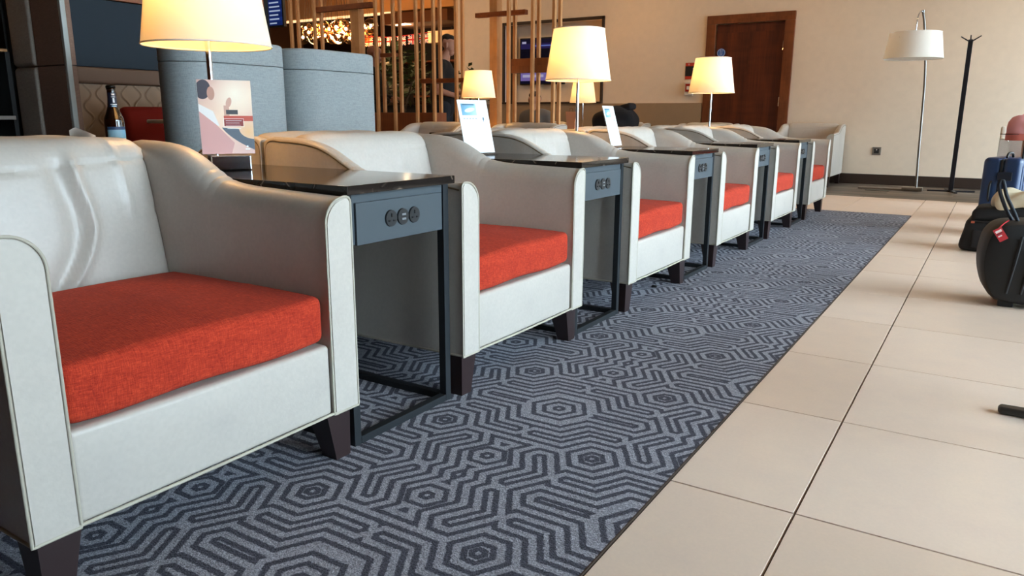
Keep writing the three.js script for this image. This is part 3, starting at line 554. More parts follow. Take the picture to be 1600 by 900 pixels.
// ------------------------------------------------------------------ booth on the left: side panel, backrest wall, bench, table
{
  const t = thing('booth', 'dark booth with navy panel and quilted beige backrest at upper left', 'booth', [0, 0, 0]);
  const shell = std({ map: greyWool([160, 148, 138]), roughness: 0.95 }), navy = std({ color: '#11222f', roughness: 0.75 });
  const wool = part('side_panel', [rb(-5.92, -5.62, 0, 1.156, -2.86, -2.75, 0.03, 4), rb(-5.92, -5.62, 1.16, 2.2, -2.86, -2.75, 0.03, 4)], shell, t);
  part('inner_panel', [rb(-5.615, -5.27, 0, 1.156, -2.85, -2.765, 0.006), rb(-5.615, -5.27, 1.16, 2.2, -2.85, -2.765, 0.006)], std({ map: greyWool([136, 108, 94]), roughness: 0.95 }), t);
  part('edge_trim', rb(-5.268, -5.235, 0, 2.2, -2.80, -2.765, 0.006), std({ color: '#a7a9a4', roughness: 0.5 }), t);
  part('back_wall', bx(-6.35, -6.22, 0, 2.2, -5.3, -2.86), M.podDark, t);
  part('navy_panel', rb(-6.22, -6.17, 1.21, 1.735, -5.2, -2.88, 0.008), navy, t);
  part('wooden_rail', rb(-6.22, -6.16, 1.74, 2.2, -5.2, -2.88, 0.004), M.plinth, t);
  part('headrest_band', rbox(0.12, 0.125, 2.3, 0.02, [1, 2, 4], 4).translate(-6.14, 1.142, -4.05), std({ color: '#6b5140', roughness: 0.7 }), t);
  const g = new THREE.PlaneGeometry(1.7, 0.62, 360, 110).rotateY(Math.PI / 2), p = g.attributes.position;
  for (let i = 0; i < p.count; i++) {
    const z = p.getZ(i), y = p.getY(i), w = 0.105; let h = 0;
    for (let k = -9; k <= 9; k++) { const d = z - k * w - (k % 2 ? 1 : -1) * 0.03 * Math.sin(y * 2 * Math.PI / 0.19), e = Math.exp(-d * d / 0.00005); if (e > h) h = e; }
    p.setX(i, 0.012 * h + 0.006 * Math.cos(y * 30) * Math.cos(z * 30));
  }
  g.computeVertexNormals(); g.translate(-6.12, 0.765, -3.78);
  part('quilted_backrest', [uvm(g), bx(-6.22, -6.135, 0.455, 1.075, -5.2, -2.9)], std({ color: '#a48b74', roughness: 0.7 }), t);
  part('bench_seat', rbox(0.6, 0.14, 2.3, 0.03, [2, 1, 4], 3).translate(-5.84, 0.41, -4.05), std({ color: '#8d7763', roughness: 0.8 }), t);
  part('bench_base', bx(-6.2, -5.56, 0, 0.335, -5.2, -2.9), M.podDark, t);
  const c = solo('cushion', rbox(0.13, 0.42, 0.5, 0.055, [4, 6, 6], 4, (v) => { const k = 1 - Math.pow(v.y / 0.22, 2) * Math.pow(v.z / 0.26, 2); v.x *= 0.55 + 0.6 * k; }).rotateZ(0.22).translate(-5.92, 0.695, -3.76), std({ color: '#8c1f16', roughness: 0.95 }), 'dark red cushion on the booth bench left of the grey bench', 'cushion');
  const tb = thing('booth_table', 'white booth table edge showing beside the red cushion', 'table', [-5.32, 0, -3.80]);
  part('table_top', rbox(0.5, 0.03, 0.62, 0.012, [1, 1, 1], 3).translate(0, 0.79, 0), std({ color: '#e4ded8', roughness: 0.4 }), tb);
  part('pedestal', rod(V3(0, 0.02, 0), V3(0, 0.774, 0), 0.035), M.steel, tb); part('foot', lathe([[0, 0], [0.24, 0], [0.24, 0.012], [0.04, 0.03], [0, 0.03]]), M.steel, tb);
  const cb = thing('black_cabinet', 'black cabinet with pale shelf and wooden frames at the far left edge', 'cabinet', [-6.1, 0, -2.35]);
  part('carcass', [bx(-0.25, -0.2, 0, 1.26, -0.38, 0.6), bx(-0.2, 0.2, 0, 0.03, -0.38, 0.6), bx(-0.2, 0.2, 0, 1.26, -0.38, -0.35), bx(-0.2, 0.2, 0, 1.26, 0.57, 0.6)], M.black, cb);
  part('shelf', rb(-0.19, 0.24, 0.80, 0.828, -0.349, 0.569), std({ color: '#8f847c', roughness: 0.5 }), cb);
  part('upper_panel', bx(-0.25, -0.2, 1.26, 2.2, -0.38, 0.6), std({ color: '#1c2c33', roughness: 0.7 }), cb);
  for (let i = 0; i < 5; i++) part('wood_slat', rb(-0.199, -0.17, 1.46, 2.2, -0.36 + i * 0.19, -0.23 + i * 0.19, 0.003), M.slat, cb);
  part('slanted_rail', rod(V3(-0.1, 1.42, 0.1), V3(-0.1, 1.275, -0.33), 0.014, 0.014, 4), M.slat, cb); part('top_rail', rb(-0.19, 0.2, 1.262, 1.282, -0.37, 0.59), M.slat, cb);
}

// ------------------------------------------------------------------ wooden slat screens
function makeScreen(label, zf, X, slats, pillars, bars, plinth) {
  const t = thing('slat_screen', label, 'screen', [X, 0, zf], 0, 'wooden slat screens');
  const w = 0.034, front = uvm(rb(-w / 2, w / 2, 0, CEIL, -0.02, 0.02, 0.002, 1)), rear = uvm(rb(-w / 2, w / 2, plinth ? plinth[2] : 0, CEIL, -0.02, 0.02, 0.002, 1));
  slats.forEach((x) => { part('slat', front, M.slat, t).position.set(x - X, 0, 0); part('slat', rear, M.slat, t).position.set(x - X + 0.006, plinth ? 0.0005 : 0, -0.12); });
  pillars.forEach(([a, b]) => part('post', rb(a - X, b - X, 0, CEIL, -0.16, -0.05, 0.003), M.slat, t));
  bars.forEach(([x0, x1, y0, y1, d = -0.06]) => part('cross_bar', rb(x0 - X, x1 - X, y0, y1, d - 0.035, d + 0.035, 0.002), M.plinth, t));
  if (plinth) part('plinth', rb(plinth[0] - X, plinth[1] - X, 0, plinth[2], -0.30, -0.025, 0.004), M.plinth, t);
}
const SF = 7.4 / 7.9;
makeScreen('tall wooden slat screen in front of the bar with a brown plinth', -7.4, -7.0, [-8.804, -8.327, -7.18, -6.875, -6.492, -6.208, -5.851].map((x) => x * SF), [[-7.695 * SF, -7.542 * SF]],
  [[-8.36 * SF, -7.28 * SF, 2.17, 2.235], [-6.46 * SF, -5.76 * SF, 1.235, 1.285], [-7.14 * SF, -6.89 * SF, 1.565, 1.61]], [-7.32 * SF, -6.26 * SF, 0.885]);
makeScreen('wooden slat screen standing before the television', -7.4, -4.7, [-5.07, -4.735, -4.45].map((x) => x * SF), [[-5.385 * SF, -5.275 * SF]],
  [[-5.58 * SF, -4.865 * SF, 1.945, 1.995], [-5.05 * SF, -4.49 * SF, 1.32, 1.475]], null);

// ------------------------------------------------------------------ bar area behind the slats
const bar = { warm: std({ map: plaster([214, 182, 138]), roughness: 0.8 }) };
struct('trim_3', [bx(XL, -9.0, 2.96, CEIL, -12.8, -12.5)], bar.warm, 'beige bulkhead above the bar');
{
  const s = thing('light_strip', 'warm glowing light strip under the beige bulkhead', 'light', [0, 0, 0]);
  part('diffuser', bx(-14.6, -10.95, 2.925, 2.955, -12.62, -12.49), std({ color: '#ffd9a0', emissive: lin(1, 0.66, 0.34), emissiveIntensity: 1.3 }), s);
  const l = new THREE.RectAreaLight(lin(1, 0.66, 0.34), 5, 3.6, 0.1); l.position.set(-12.8, 2.92, -12.56); l.rotation.x = -Math.PI / 2; s.add(l);
  const cp = thing('bar_canopy', 'brown wooden canopy box hanging over the bar', 'canopy', [-10.15, 0, -12.9]);
  part('box', rb(-0.95, 0.72, 2.70, 2.92, -0.5, 0.45, 0.006), std({ color: '#5c3d29', roughness: 0.6 }), cp); part('lower_shelf', rb(-0.3, 1.0, 2.36, 2.60, -0.6, -0.2, 0.004), bar.warm, cp);
  part('hanger', [rod(V3(-0.6, 2.92, 0), V3(-0.6, CEIL, 0), 0.01), rod(V3(0.5, 2.92, 0), V3(0.5, CEIL, 0), 0.01)], M.steel, cp); part('bracket', [rod(V3(0.2, 2.6, -0.4), V3(0.2, 2.71, -0.4), 0.012), rod(V3(0.65, 2.6, -0.4), V3(0.65, 2.71, -0.4), 0.012)], M.steel, cp);
  for (let i = 0; i < 3; i++) { const d = part('canopy_light', new THREE.CylinderGeometry(0.04, 0.04, 0.008, 20).translate(-0.7 + i * 0.16, 2.695, 0.3), std({ color: '#fff', emissive: lin(1, 0.8, 0.5), emissiveIntensity: 6 }), cp); }
  const sl = new THREE.PointLight(lin(1, 0.7, 0.4), 3, 0, 2); sl.position.set(-0.55, 2.6, 0.3); sl.castShadow = true; cp.add(sl);
  const c = thing('bar_counter', 'black bar counter behind the wooden slats', 'counter', [-9.9, 0, -11.3]);
  part('front', bx(-1.5, 1.6, 0, 1.04, -0.3, 0.3), M.black, c); part('counter_top', rb(-1.55, 1.65, 1.041, 1.09, -0.36, 0.36, 0.006), M.marble, c);
  const m = thing('coffee_machine', 'black and silver coffee machine on the bar counter', 'machine', [-9.75, 1.0905, -11.3]);
  part('body', rb(-0.22, 0.22, 0, 0.34, -0.2, 0.2, 0.02, 3), M.black, m); part('front_plate', rb(-0.06, 0.1, 0.16, 0.28, 0.2, 0.215), M.chrome, m); part('drip_tray', rb(-0.18, 0.18, 0.0, 0.03, 0.2, 0.3), M.chrome, m); part('spout', rod(V3(0.02, 0.16, 0.23), V3(0.02, 0.1, 0.24), 0.015), M.chrome, m);
  const sh = thing('bottle_shelf', 'dark back bar shelving behind the counter', 'shelf', [-11.5, 0, -14.7]);
  part('frame', [bx(-3, 3, 0, 0.9, -0.25, 0.25), bx(-3.05, -3, 0, 2.5, -0.25, 0.25), bx(3, 3.05, 0, 2.5, -0.25, 0.25), bx(-3, 3, 0, 2.5, -0.25, -0.22)], M.dark, sh); for (const y of [1.3, 1.7, 2.1]) part('shelf_board', bx(-3, 3, y, y + 0.03, -0.22, 0.2), M.plinth, sh);
}
function plant(label, pos, s, n) {
  const t = thing('potted_plant', label, 'plant', pos); part('pot', lathe([[0, 0], [0.12 * s, 0], [0.16 * s, 0.3 * s], [0.145 * s, 0.3 * s], [0.14 * s, 0.27 * s], [0, 0.27 * s]]), M.dark, t);
  part('stem', [0, 1, 2].map((i) => tube([V3(0, 0.2 * s, 0), V3(0.05 * Math.cos(i * 2.1), 0.6 * s, 0.05 * Math.sin(i * 2.1)), V3(0.2 * s * Math.cos(i * 2.1), 1.1 * s, 0.2 * s * Math.sin(i * 2.1))], 0.012 * s, 12, 6)), std({ color: '#3b2a18', roughness: 0.8 }), t);
  const leaf = new THREE.BufferGeometry(); const q = []; const L = 0.17 * s, w = 0.035 * s; for (const [a, b, c] of [[[0, 0, 0], [w, 0.012, L * 0.5], [0, 0.0, L]], [[0, 0, 0], [0, 0.0, L], [-w, 0.012, L * 0.5]]]) q.push(...a, ...b, ...c);
  leaf.setAttribute('position', new THREE.Float32BufferAttribute(q, 3)); leaf.computeVertexNormals();
  const im = new THREE.InstancedMesh(leaf, std({ color: '#39451c', roughness: 0.6, side: THREE.DoubleSide }), n), m4 = new THREE.Matrix4(), e = new THREE.Euler(), qq = new THREE.Quaternion();
  for (let i = 0; i < n; i++) { const a = rr(0, 6.283), b = Math.acos(rr(-0.6, 1)), r = 0.42 * s * Math.cbrt(rnd()); e.set(rr(-0.9, 0.9), rr(0, 6.28), rr(-0.5, 0.5)); m4.compose(V3(r * Math.sin(b) * Math.cos(a), 1.12 * s + r * Math.cos(b) * 1.1, r * Math.sin(b) * Math.sin(a)), qq.setFromEuler(e), V3(1, 1, 1).multiplyScalar(rr(0.7, 1.2))); im.setMatrixAt(i, m4); }
  im.name = 'leaf'; im.userData.kind = 'stuff'; lit(im); t.add(im);
}
plant('dark leafy plant behind the slats left of the standing man', [-8.75, 0, -10.2], 1.3, 260);
plant('small leafy plant beside the wall end right of the standing man', [-7.75, 0, -10.6], 1.1, 160);

// chandelier of clear glass globes
{
  const t = thing('chandelier', 'glowing chandelier of clustered glass globes above the grey benches', 'chandelier', [-10.5, 0, -10.5]);
  const glass = phys({ color: '#f3e0c4', roughness: 0.02, transmission: 1, thickness: 0, ior: 1.5 }), bulbM = std({ color: '#ffe9c8', emissive: lin(1, 0.84, 0.62), emissiveIntensity: 12 }), cordM = std({ color: '#2a1d14', roughness: 0.6 });
  for (let i = 0; i < 34; i++) {
    const a = i * 2.39996, r = Math.sqrt((i + 0.5) / 34), x = r * Math.cos(a) * 0.84, z = r * Math.sin(a) * 0.5, y = 2.35 + rr(-0.2, 0.14) * (1.05 - 0.5 * r), R = rr(0.105, 0.15);
    const g = part('globe', new THREE.SphereGeometry(R, 20, 14).translate(x, y, z), glass, t);
    part('bulb', new THREE.SphereGeometry(0.026, 12, 8).translate(x, y + 0.01, z), bulbM, g);
    part('cord', rod(V3(x, y + R, z), V3(x * 0.75, CEIL - 0.02, z * 0.75), 0.003, 0.003, 5), cordM, t);
  }
  part('ceiling_plate', bx(-0.75, 0.75, CEIL - 0.02, CEIL, -0.45, 0.45), cordM, t);
  for (const x of [-0.5, 0.1, 0.6]) { const l = new THREE.PointLight(lin(1, 0.72, 0.44), 6, 0, 2); l.position.set(x, 2.32, 0.02); l.castShadow = true; l.shadow.radius = 3; t.add(l); }
}
// bunting of Union flags
{
  const t = thing('bunting', 'string of small Union flags behind the wooden slats', 'bunting', [0, 0, -11.0]);
  const flag = canvasTex(128, 96, (x, w, h) => {
    x.fillStyle = '#1c2a6b'; x.fillRect(0, 0, w, h); const ln = (c, l, a, b, d, e) => { x.strokeStyle = c; x.lineWidth = l; x.beginPath(); x.moveTo(a, b); x.lineTo(d, e); x.stroke(); };
    ln('#f2f2f2', 20, 0, 0, w, h); ln('#f2f2f2', 20, w, 0, 0, h); ln('#c2242c', 8, 0, 0, w, h); ln('#c2242c', 8, w, 0, 0, h); ln('#f2f2f2', 34, w / 2, 0, w / 2, h); ln('#f2f2f2', 34, 0, h / 2, w, h / 2); ln('#c2242c', 20, w / 2, 0, w / 2, h); ln('#c2242c', 20, 0, h / 2, w, h / 2);
  });
  const fm = std({ map: flag, roughness: 0.9, side: THREE.DoubleSide });
  part('cord', tube([V3(-10.35, 2.32, 0), V3(-9.7, 2.262, 0), V3(-8.7, 2.30, 0)], 0.006, 20, 5), std({ color: '#c2242c', roughness: 0.8 }), t);
  for (let i = 0; i < 6; i++) { const x = -10.18 + i * 0.265, g = new THREE.PlaneGeometry(0.2, 0.16, 6, 1), p = g.attributes.position; for (let k = 0; k < p.count; k++) p.setZ(k, 0.012 * Math.sin(p.getX(k) * 30 + i)); g.computeVertexNormals(); part('flag', g.translate(x, 2.18 + 0.02 * Math.abs(i - 2.5) / 2.5, 0), fm, t); }
}
// departure board
{
  const t = thing('departure_board', 'dark blue departure screen with rows of white text beside lamp shade', 'screen', [-10.95, 2.66, -9.0]);
  const map = canvasTex(512, 512, (x, w, h) => { x.fillStyle = '#0f1f52'; x.fillRect(0, 0, w, h); for (let r = 0; r < 16; r++) { x.fillStyle = r % 2 ? '#13265f' : '#1a3174'; x.fillRect(0, r * 32, w, 30); x.fillStyle = '#b9c8e4'; for (let c = 0; c < 4; c++) x.fillRect(18 + c * 128, r * 32 + 9, 60 + hash(r, c) * 40, 11); } });
  part('housing', rb(-0.75, 0.75, -0.38, 0.72, -0.06, 0.0, 0.01), M.black, t);
  part('display', new THREE.PlaneGeometry(1.44, 1.04).translate(0, 0.17, 0.002), std({ color: '#050505', roughness: 0.2, emissive: '#ffffff', emissiveMap: map, emissiveIntensity: 0.7 }), t);
  part('hanger', [rod(V3(-0.4, 0.72, -0.03), V3(-0.4, CEIL - 2.66, -0.03), 0.015), rod(V3(0.4, 0.72, -0.03), V3(0.4, CEIL - 2.66, -0.03), 0.015)], M.steel, t);
}
// television in the alcove
{
  const t = thing('television', 'flat television with dark purple and blue picture in the alcove', 'television', [-6.42, 1.73, ZW - 0.15]);
  const map = canvasTex(512, 448, (x, w, h) => { x.fillStyle = '#12122c'; x.fillRect(0, 0, w, h); x.fillStyle = '#2a2358'; x.fillRect(0, h * 0.1, w, h * 0.12); x.fillStyle = '#0c0c1c'; x.fillRect(0, h * 0.22, w, h * 0.25); x.fillStyle = '#5a4b9c'; x.fillRect(0, h * 0.47, w, h * 0.08); x.fillStyle = '#8a78bf'; x.fillRect(0, h * 0.72, w, h * 0.22); x.fillStyle = '#c9c2e6'; x.fillRect(w * 0.05, h * 0.8, w * 0.5, h * 0.06); x.fillRect(w * 0.03, h * 0.05, w * 0.1, h * 0.05); x.fillStyle = '#6f7fd0'; x.fillRect(w * 0.3, h * 0.14, w * 0.5, h * 0.03); });
  part('casing', rb(-0.42, 0.42, -0.37, 0.37, 0, 0.05, 0.008), M.black, t);
  part('display', new THREE.PlaneGeometry(0.8, 0.7).translate(0, 0, 0.052), std({ color: '#040406', roughness: 0.15, emissive: '#ffffff', emissiveMap: map, emissiveIntensity: 0.55 }), t);
}
// wall fittings
{
  const n = canvasTex(160, 192, (x, w, h) => { x.fillStyle = '#15161c'; x.fillRect(0, 0, w, h); x.fillStyle = '#c23a24'; x.fillRect(0, 0, w, h * 0.2); x.fillRect(0, h * 0.82, w, h * 0.18); x.fillStyle = '#dfe3e8'; for (let i = 0; i < 4; i++) x.fillRect(w * 0.55, h * (0.32 + i * 0.1), w * 0.3, h * 0.04); x.strokeStyle = '#e8e8ea'; x.lineWidth = 3; x.beginPath(); x.arc(w * 0.25, h * 0.1, 8, 0, 7); x.stroke(); });
  const t = thing('fire_notice', 'black and red fire notice on the wall left of the door', 'sign', [-3.84, 1.5, ZW + 0.004]);
  part('plate', rb(-0.1, 0.1, -0.115, 0.115, -0.004, 0.004, 0.001), M.black, t); part('print', new THREE.PlaneGeometry(0.196, 0.226).translate(0, 0, 0.0046), std({ map: n, roughness: 0.5 }), t);
  const c = thing('fire_call_point', 'red and white fire alarm call point below the notice', 'alarm', [-3.865, 1.25, ZW + 0.001]);
  part('housing', rbox(0.13, 0.19, 0.045, 0.008, [1, 1, 1], 2).translate(0, 0, 0.024), std({ color: '#d9cfc6', roughness: 0.4 }), c); part('red_face', rbox(0.09, 0.11, 0.012, 0.004, [1, 1, 1], 2).translate(0, 0.015, 0.05), std({ color: '#9c1c18', roughness: 0.4 }), c); part('glass_pane', rb(-0.025, 0.025, -0.012, 0.035, 0.0565, 0.058, 0.0005), std({ color: '#ece6e2', roughness: 0.2 }), c);
  const s = thing('wall_socket', 'brushed steel wall socket on the cream wall', 'socket', [-1.3, 0.43, ZW + 0.001]);
  part('plate', rb(-0.052, 0.052, -0.05, 0.05, 0, 0.008, 0.003), std({ color: '#8c8781', roughness: 0.35, metalness: 0.7 }), s); part('insert', rb(-0.03, 0.03, -0.03, 0.03, 0.0085, 0.0105, 0.001), M.socket, s); part('switch', rb(-0.006, 0.006, 0.008, 0.024, 0.011, 0.014, 0.001), std({ color: '#e8e6e2' }), s);
}
// ------------------------------------------------------------------ floor lamp and coat stand
{
  const X = -0.80, Z = -10.15, t = thing('floor_lamp', 'tall floor lamp with white drum shade and bowed chrome pole', 'floor lamp', [X, 0, Z]);
  part('base', [rb(-0.57, 0.13, 0, 0.022, -0.035, 0.035, 0.004), rb(-0.09, 0.13, 0.0225, 0.045, -0.06, 0.06, 0.004)], std({ color: '#a39c94', roughness: 0.4, metalness: 0.6 }), t);
  const P0 = [[0.03, 0.04], [0.012, 0.4], [-0.004, 0.85], [-0.022, 1.3], [-0.055, 1.65], [-0.10, 1.95], [-0.118, 2.03]];
  const brushed = std({ color: '#84807b', roughness: 0.3, metalness: 0.9 });
  part('pole', tube(P0.map(([x, y]) => V3(x + 0.03, y, -0.07 * Math.sin(Math.PI * y / 2.1))), 0.014, 50, 10), brushed, t);
  part('pole_cap', rod(V3(-0.088, 2.028, 0), V3(-0.09, 2.05, 0), 0.022), M.chrome, t);
  const sh = part('shade', lathe([[0.305, 1.5], [0.287, 1.62], [0.262, 1.78]], 64).translate(-0.11, 0, 0.29), M.shadeOff, t);
  part('shade_rim', [new THREE.TorusGeometry(0.305, 0.003, 8, 64).rotateX(Math.PI / 2).translate(-0.11, 1.5, 0.29), new THREE.TorusGeometry(0.262, 0.003, 8, 64).rotateX(Math.PI / 2).translate(-0.11, 1.78, 0.29)], M.shadeOff, sh);
  part('diffuser', new THREE.CylinderGeometry(0.3, 0.3, 0.004, 48).translate(-0.11, 1.508, 0.29), M.shadeOff, sh);
  part('arm', tube([V3(-0.09, 2.03, 0), V3(-0.10, 2.02, 0.16), V3(-0.11, 1.93, 0.28), V3(-0.11, 1.7, 0.29)], 0.007, 20, 8), M.chrome, t); part('shade_carrier', [0, 1, 2].map((i) => rod(V3(-0.11, 1.72, 0.29), V3(-0.11 + 0.272 * Math.cos(i * 2.094), 1.72, 0.29 + 0.272 * Math.sin(i * 2.094)), 0.003, 0.003, 6)), M.chrome, sh);
  const c = thing('coat_stand', 'slim dark coat stand with forked top against the cream wall', 'coat stand', [-0.385, 0, -10.3]);
  const dk = std({ color: '#2b2c33', roughness: 0.35, metalness: 0.6 });
  part('post', rb(-0.024, 0.024, 0.02, 1.72, -0.02, 0.02, 0.004), dk, c);
  for (const [x, z] of [[-0.1, 0], [0.1, 0.02], [0.0, 0.1]]) part('prong', rod(V3(0, 1.69, 0), V3(x, 1.755, z), 0.008, 0.006, 8), dk, c);
  for (let i = 0; i < 4; i++) { const a = i * Math.PI / 2 + 0.25; part('foot', rb(0.024, 0.25, 0, 0.018, -0.018, 0.018, 0.003).rotateY(a), dk, c); } part('hub', lathe([[0, 0], [0.045, 0], [0.045, 0.02], [0, 0.02]], 24), dk, c);
  solo('floor_socket', rb(-1.26, -1.0, 0.0005, 0.006, -10.05, -9.9, 0.002), std({ color: '#4a4743', roughness: 0.4, metalness: 0.5 }), 'flat metal floor socket lid in the dark planks', 'floor box');
}
// ------------------------------------------------------------------ luggage at the right edge
{
  const shell = std({ color: '#223a60', roughness: 0.38 }), dk = M.black;
  const t = thing('navy_suitcase', 'navy hard-shell suitcase standing upright at the right edge', 'suitcase', [0.10, 0, -6.62], -0.25);
  const warp = (n, w) => (v) => { const k = Math.cos(v.y * n); };
  part('front_shell', rbox(0.115, 0.52, 0.38, 0.035, [2, 6, 12], 4, (v) => { if (v.x > 0) v.x += 0; }).translate(-0.062, 0.31, 0), shell, t); part('rear_shell', rbox(0.115, 0.52, 0.38, 0.035, [2, 6, 12], 4).translate(0.062, 0.31, 0), shell, t);
  part('zip_band', rbox(0.02, 0.5, 0.372, 0.008, [1, 1, 1], 2).translate(0, 0.31, 0), dk, t);
  for (const z of [-0.13, -0.065, 0, 0.065, 0.13]) { part('rib', rbox(0.012, 0.42, 0.026, 0.006, [1, 1, 1], 3).translate(-0.119, 0.31, z), shell, t); part('rib', rbox(0.012, 0.42, 0.026, 0.006, [1, 1, 1], 3).translate(0.119, 0.31, z), shell, t); }
  part('lock', rbox(0.09, 0.06, 0.012, 0.004, [1, 1, 1], 2).translate(0.03, 0.44, 0.194), std({ color: '#182233', roughness: 0.4 }), t); part('side_handle', tube([V3(-0.05, 0.26, 0.19), V3(-0.05, 0.28, 0.215), V3(-0.05, 0.38, 0.215), V3(-0.05, 0.4, 0.19)], 0.008, 16, 8), dk, t); part('top_handle', tube([V3(0, 0.568, 0.08), V3(0, 0.592, 0.06), V3(0, 0.592, -0.06), V3(0, 0.568, -0.08)], 0.009, 16, 8), dk, t);
  const th = part('trolley_handle', [rod(V3(0.1, 0.56, 0.09), V3(0.1, 0.80, 0.09), 0.008), rod(V3(0.1, 0.56, -0.09), V3(0.1, 0.80, -0.09), 0.008), rbox(0.03, 0.03, 0.22, 0.012, [1, 1, 1], 3).translate(0.1, 0.805, 0)], M.steel, t);
  for (const x of [-0.08, 0.08]) for (const z of [-0.14, 0.14]) part('wheel', new THREE.CylinderGeometry(0.027, 0.027, 0.022, 20).rotateX(Math.PI / 2).translate(x, 0.027, z), dk, t);
  for (const x of [-0.08, 0.08]) for (const z of [-0.14, 0.14]) part('wheel_fork', bx(x - 0.012, x + 0.012, 0.03, 0.062, z - 0.016, z + 0.016), dk, t);
  // cap hanging over the trolley handle
  const cap = thing('pink_cap', 'pink baseball cap resting on the trolley handle at right edge', 'cap', [0.145, 0.735, -6.60], 0.5);
  part('crown', lathe([[0.092, 0.0], [0.094, 0.04], [0.088, 0.085], [0.066, 0.118], [0.034, 0.132], [0, 0.135]], 40), std({ color: '#e8a3a6', roughness: 0.9, side: THREE.DoubleSide }), cap);
  part('button', new THREE.SphereGeometry(0.009, 12, 8).scale(1, 0.6, 1).translate(0, 0.136, 0), std({ color: '#e8a3a6', roughness: 0.9 }), cap);
  part('sweatband', lathe([[0.0925, -0.045], [0.0955, -0.04], [0.0955, 0.004], [0.0925, 0.002]], 40), std({ color: '#d8776a', roughness: 0.9, side: THREE.DoubleSide }), cap);
  const vs = new THREE.Shape(); vs.absarc(0, 0, 0.094, 2.2, 4.08, false); vs.absellipse(-0.03, 0, 0.105, 0.094, 4.0, 2.28, true); const vg = new THREE.ExtrudeGeometry(vs, { depth: 0.004, bevelEnabled: false, curveSegments: 24 }).rotateX(Math.PI / 2); part('visor', vg.translate(0, 0.0, 0), std({ color: '#3a2c30', roughness: 0.9 }), cap);
  // black holdall
  const b = thing('black_holdall', 'low black holdall lying on the tiles beyond the wheeled bag', 'bag', [0.14, 0, -5.78], -0.05);
  part('body', rbox(0.5, 0.2, 0.32, 0.035, [6, 4, 6], 4, (v) => { v.x += 0.012 * Math.sin(v.y * 20); v.y *= 1 - 0.06 * Math.sin(v.x * 9); }).translate(0, 0.108, 0), std({ color: '#101013', roughness: 0.7 }), b);
  part('lid_flap', rbox(0.46, 0.09, 0.33, 0.04, [8, 2, 8], 4, (v) => { v.y += 0.02 * Math.cos(v.x * 7) - 0.012 * Math.cos(v.z * 16); }).translate(0.02, 0.232, 0), std({ color: '#151518', roughness: 0.85 }), b);
  part('zip', tube([V3(-0.2, 0.2, 0.16), V3(0, 0.2, 0.163), V3(0.2, 0.2, 0.16)], 0.004, 40, 5), std({ color: '#3a3a3e', metalness: 0.6, roughness: 0.4 }), b); part('zip_pull', rb(-0.205, -0.185, 0.186, 0.2, 0.158, 0.168, 0.001), std({ color: '#b5573a', roughness: 0.5 }), b); part('front_pocket', rbox(0.34, 0.12, 0.03, 0.012, [3, 2, 1], 3).translate(-0.02, 0.09, 0.165), std({ color: '#121216', roughness: 0.7 }), b);
  for (const x of [-0.2, 0.2]) for (const z of [-0.1, 0.1]) part('foot_stud', lathe([[0, 0], [0.015, 0], [0.015, 0.012], [0, 0.014]], 12).translate(x, 0, z), dk, b);
  const cl = rbox(0.34, 0.10, 0.26, 0.045, [16, 4, 14], 4, (v) => { v.y += 0.014 * Math.sin(v.x * 34 + v.z * 18) + 0.010 * Math.sin(v.z * 40) - 0.5 * v.x * v.x; v.x += 0.012 * Math.sin(v.z * 27); });
  cl.computeBoundingBox(); const clothTop = solo('cream_garment', cl.translate(0.20, 0.276 - cl.boundingBox.min.y - 0.012, -5.74), std({ color: '#cdbfa4', roughness: 0.95 }), 'folded cream garment lying on the black holdall', 'garment');
  // black wheeled bag
  const s = thing('wheeled_bag', 'black soft wheeled bag with red and white tag, right edge', 'suitcase', [0.205, 0, -4.12], 0.12);
  const sil = [[-0.135, 0.03], [-0.175, 0.07], [-0.2, 0.13], [-0.212, 0.2], [-0.21, 0.27], [-0.195, 0.335], [-0.16, 0.375], [-0.1, 0.39], [0.1, 0.39], [0.17, 0.37], [0.2, 0.3], [0.2, 0.08], [0.17, 0.035]];
  const crv = new THREE.CatmullRomCurve3(sil.map(([x, y]) => V3(x, y, 0)), true, 'centripetal').getPoints(64).slice(0, 64); const rg = []; for (const [z, k] of [[-0.13, 0.86], [-0.122, 0.94], [-0.1, 0.985], [-0.05, 1], [0.05, 1], [0.1, 0.985], [0.122, 0.94], [0.13, 0.86]]) rg.push(crv.map((p) => V3(p.x * k, 0.21 + (p.y - 0.21) * k, z)));
  part('body', loft(rg.map((r) => r.slice().reverse()), [true, true], 0.6), std({ color: '#0f1012', roughness: 0.6 }), s);
  for (let i = 0; i < 4; i++) part('front_ridge', tube([V3(-0.1 + i * 0.055, 0.07, 0.131), V3(-0.085 + i * 0.055, 0.2, 0.137), V3(-0.07 + i * 0.055, 0.33, 0.131)], 0.006, 16, 6), std({ color: '#1b1c20', roughness: 0.5 }), s);
  part('handle_strap', tube([V3(-0.1, 0.385, 0.02), V3(-0.135, 0.44, 0.03), V3(-0.175, 0.55, 0.03), V3(-0.165, 0.57, 0.03), V3(-0.14, 0.5, 0.035), V3(-0.1, 0.42, 0.05), V3(-0.085, 0.388, 0.05)], 0.008, 50, 8), std({ color: '#151b26', roughness: 0.7 }), s);
  const tagT = canvasTex(64, 96, (x, w, h) => { x.fillStyle = '#c22d36'; x.fillRect(0, 0, w, h); x.fillStyle = '#f0e4e2'; x.fillRect(8, 12, 48, 18); x.fillRect(8, 52, 30, 10); x.fillStyle = '#2a2a2e'; x.fillRect(8, 36, 44, 6); });
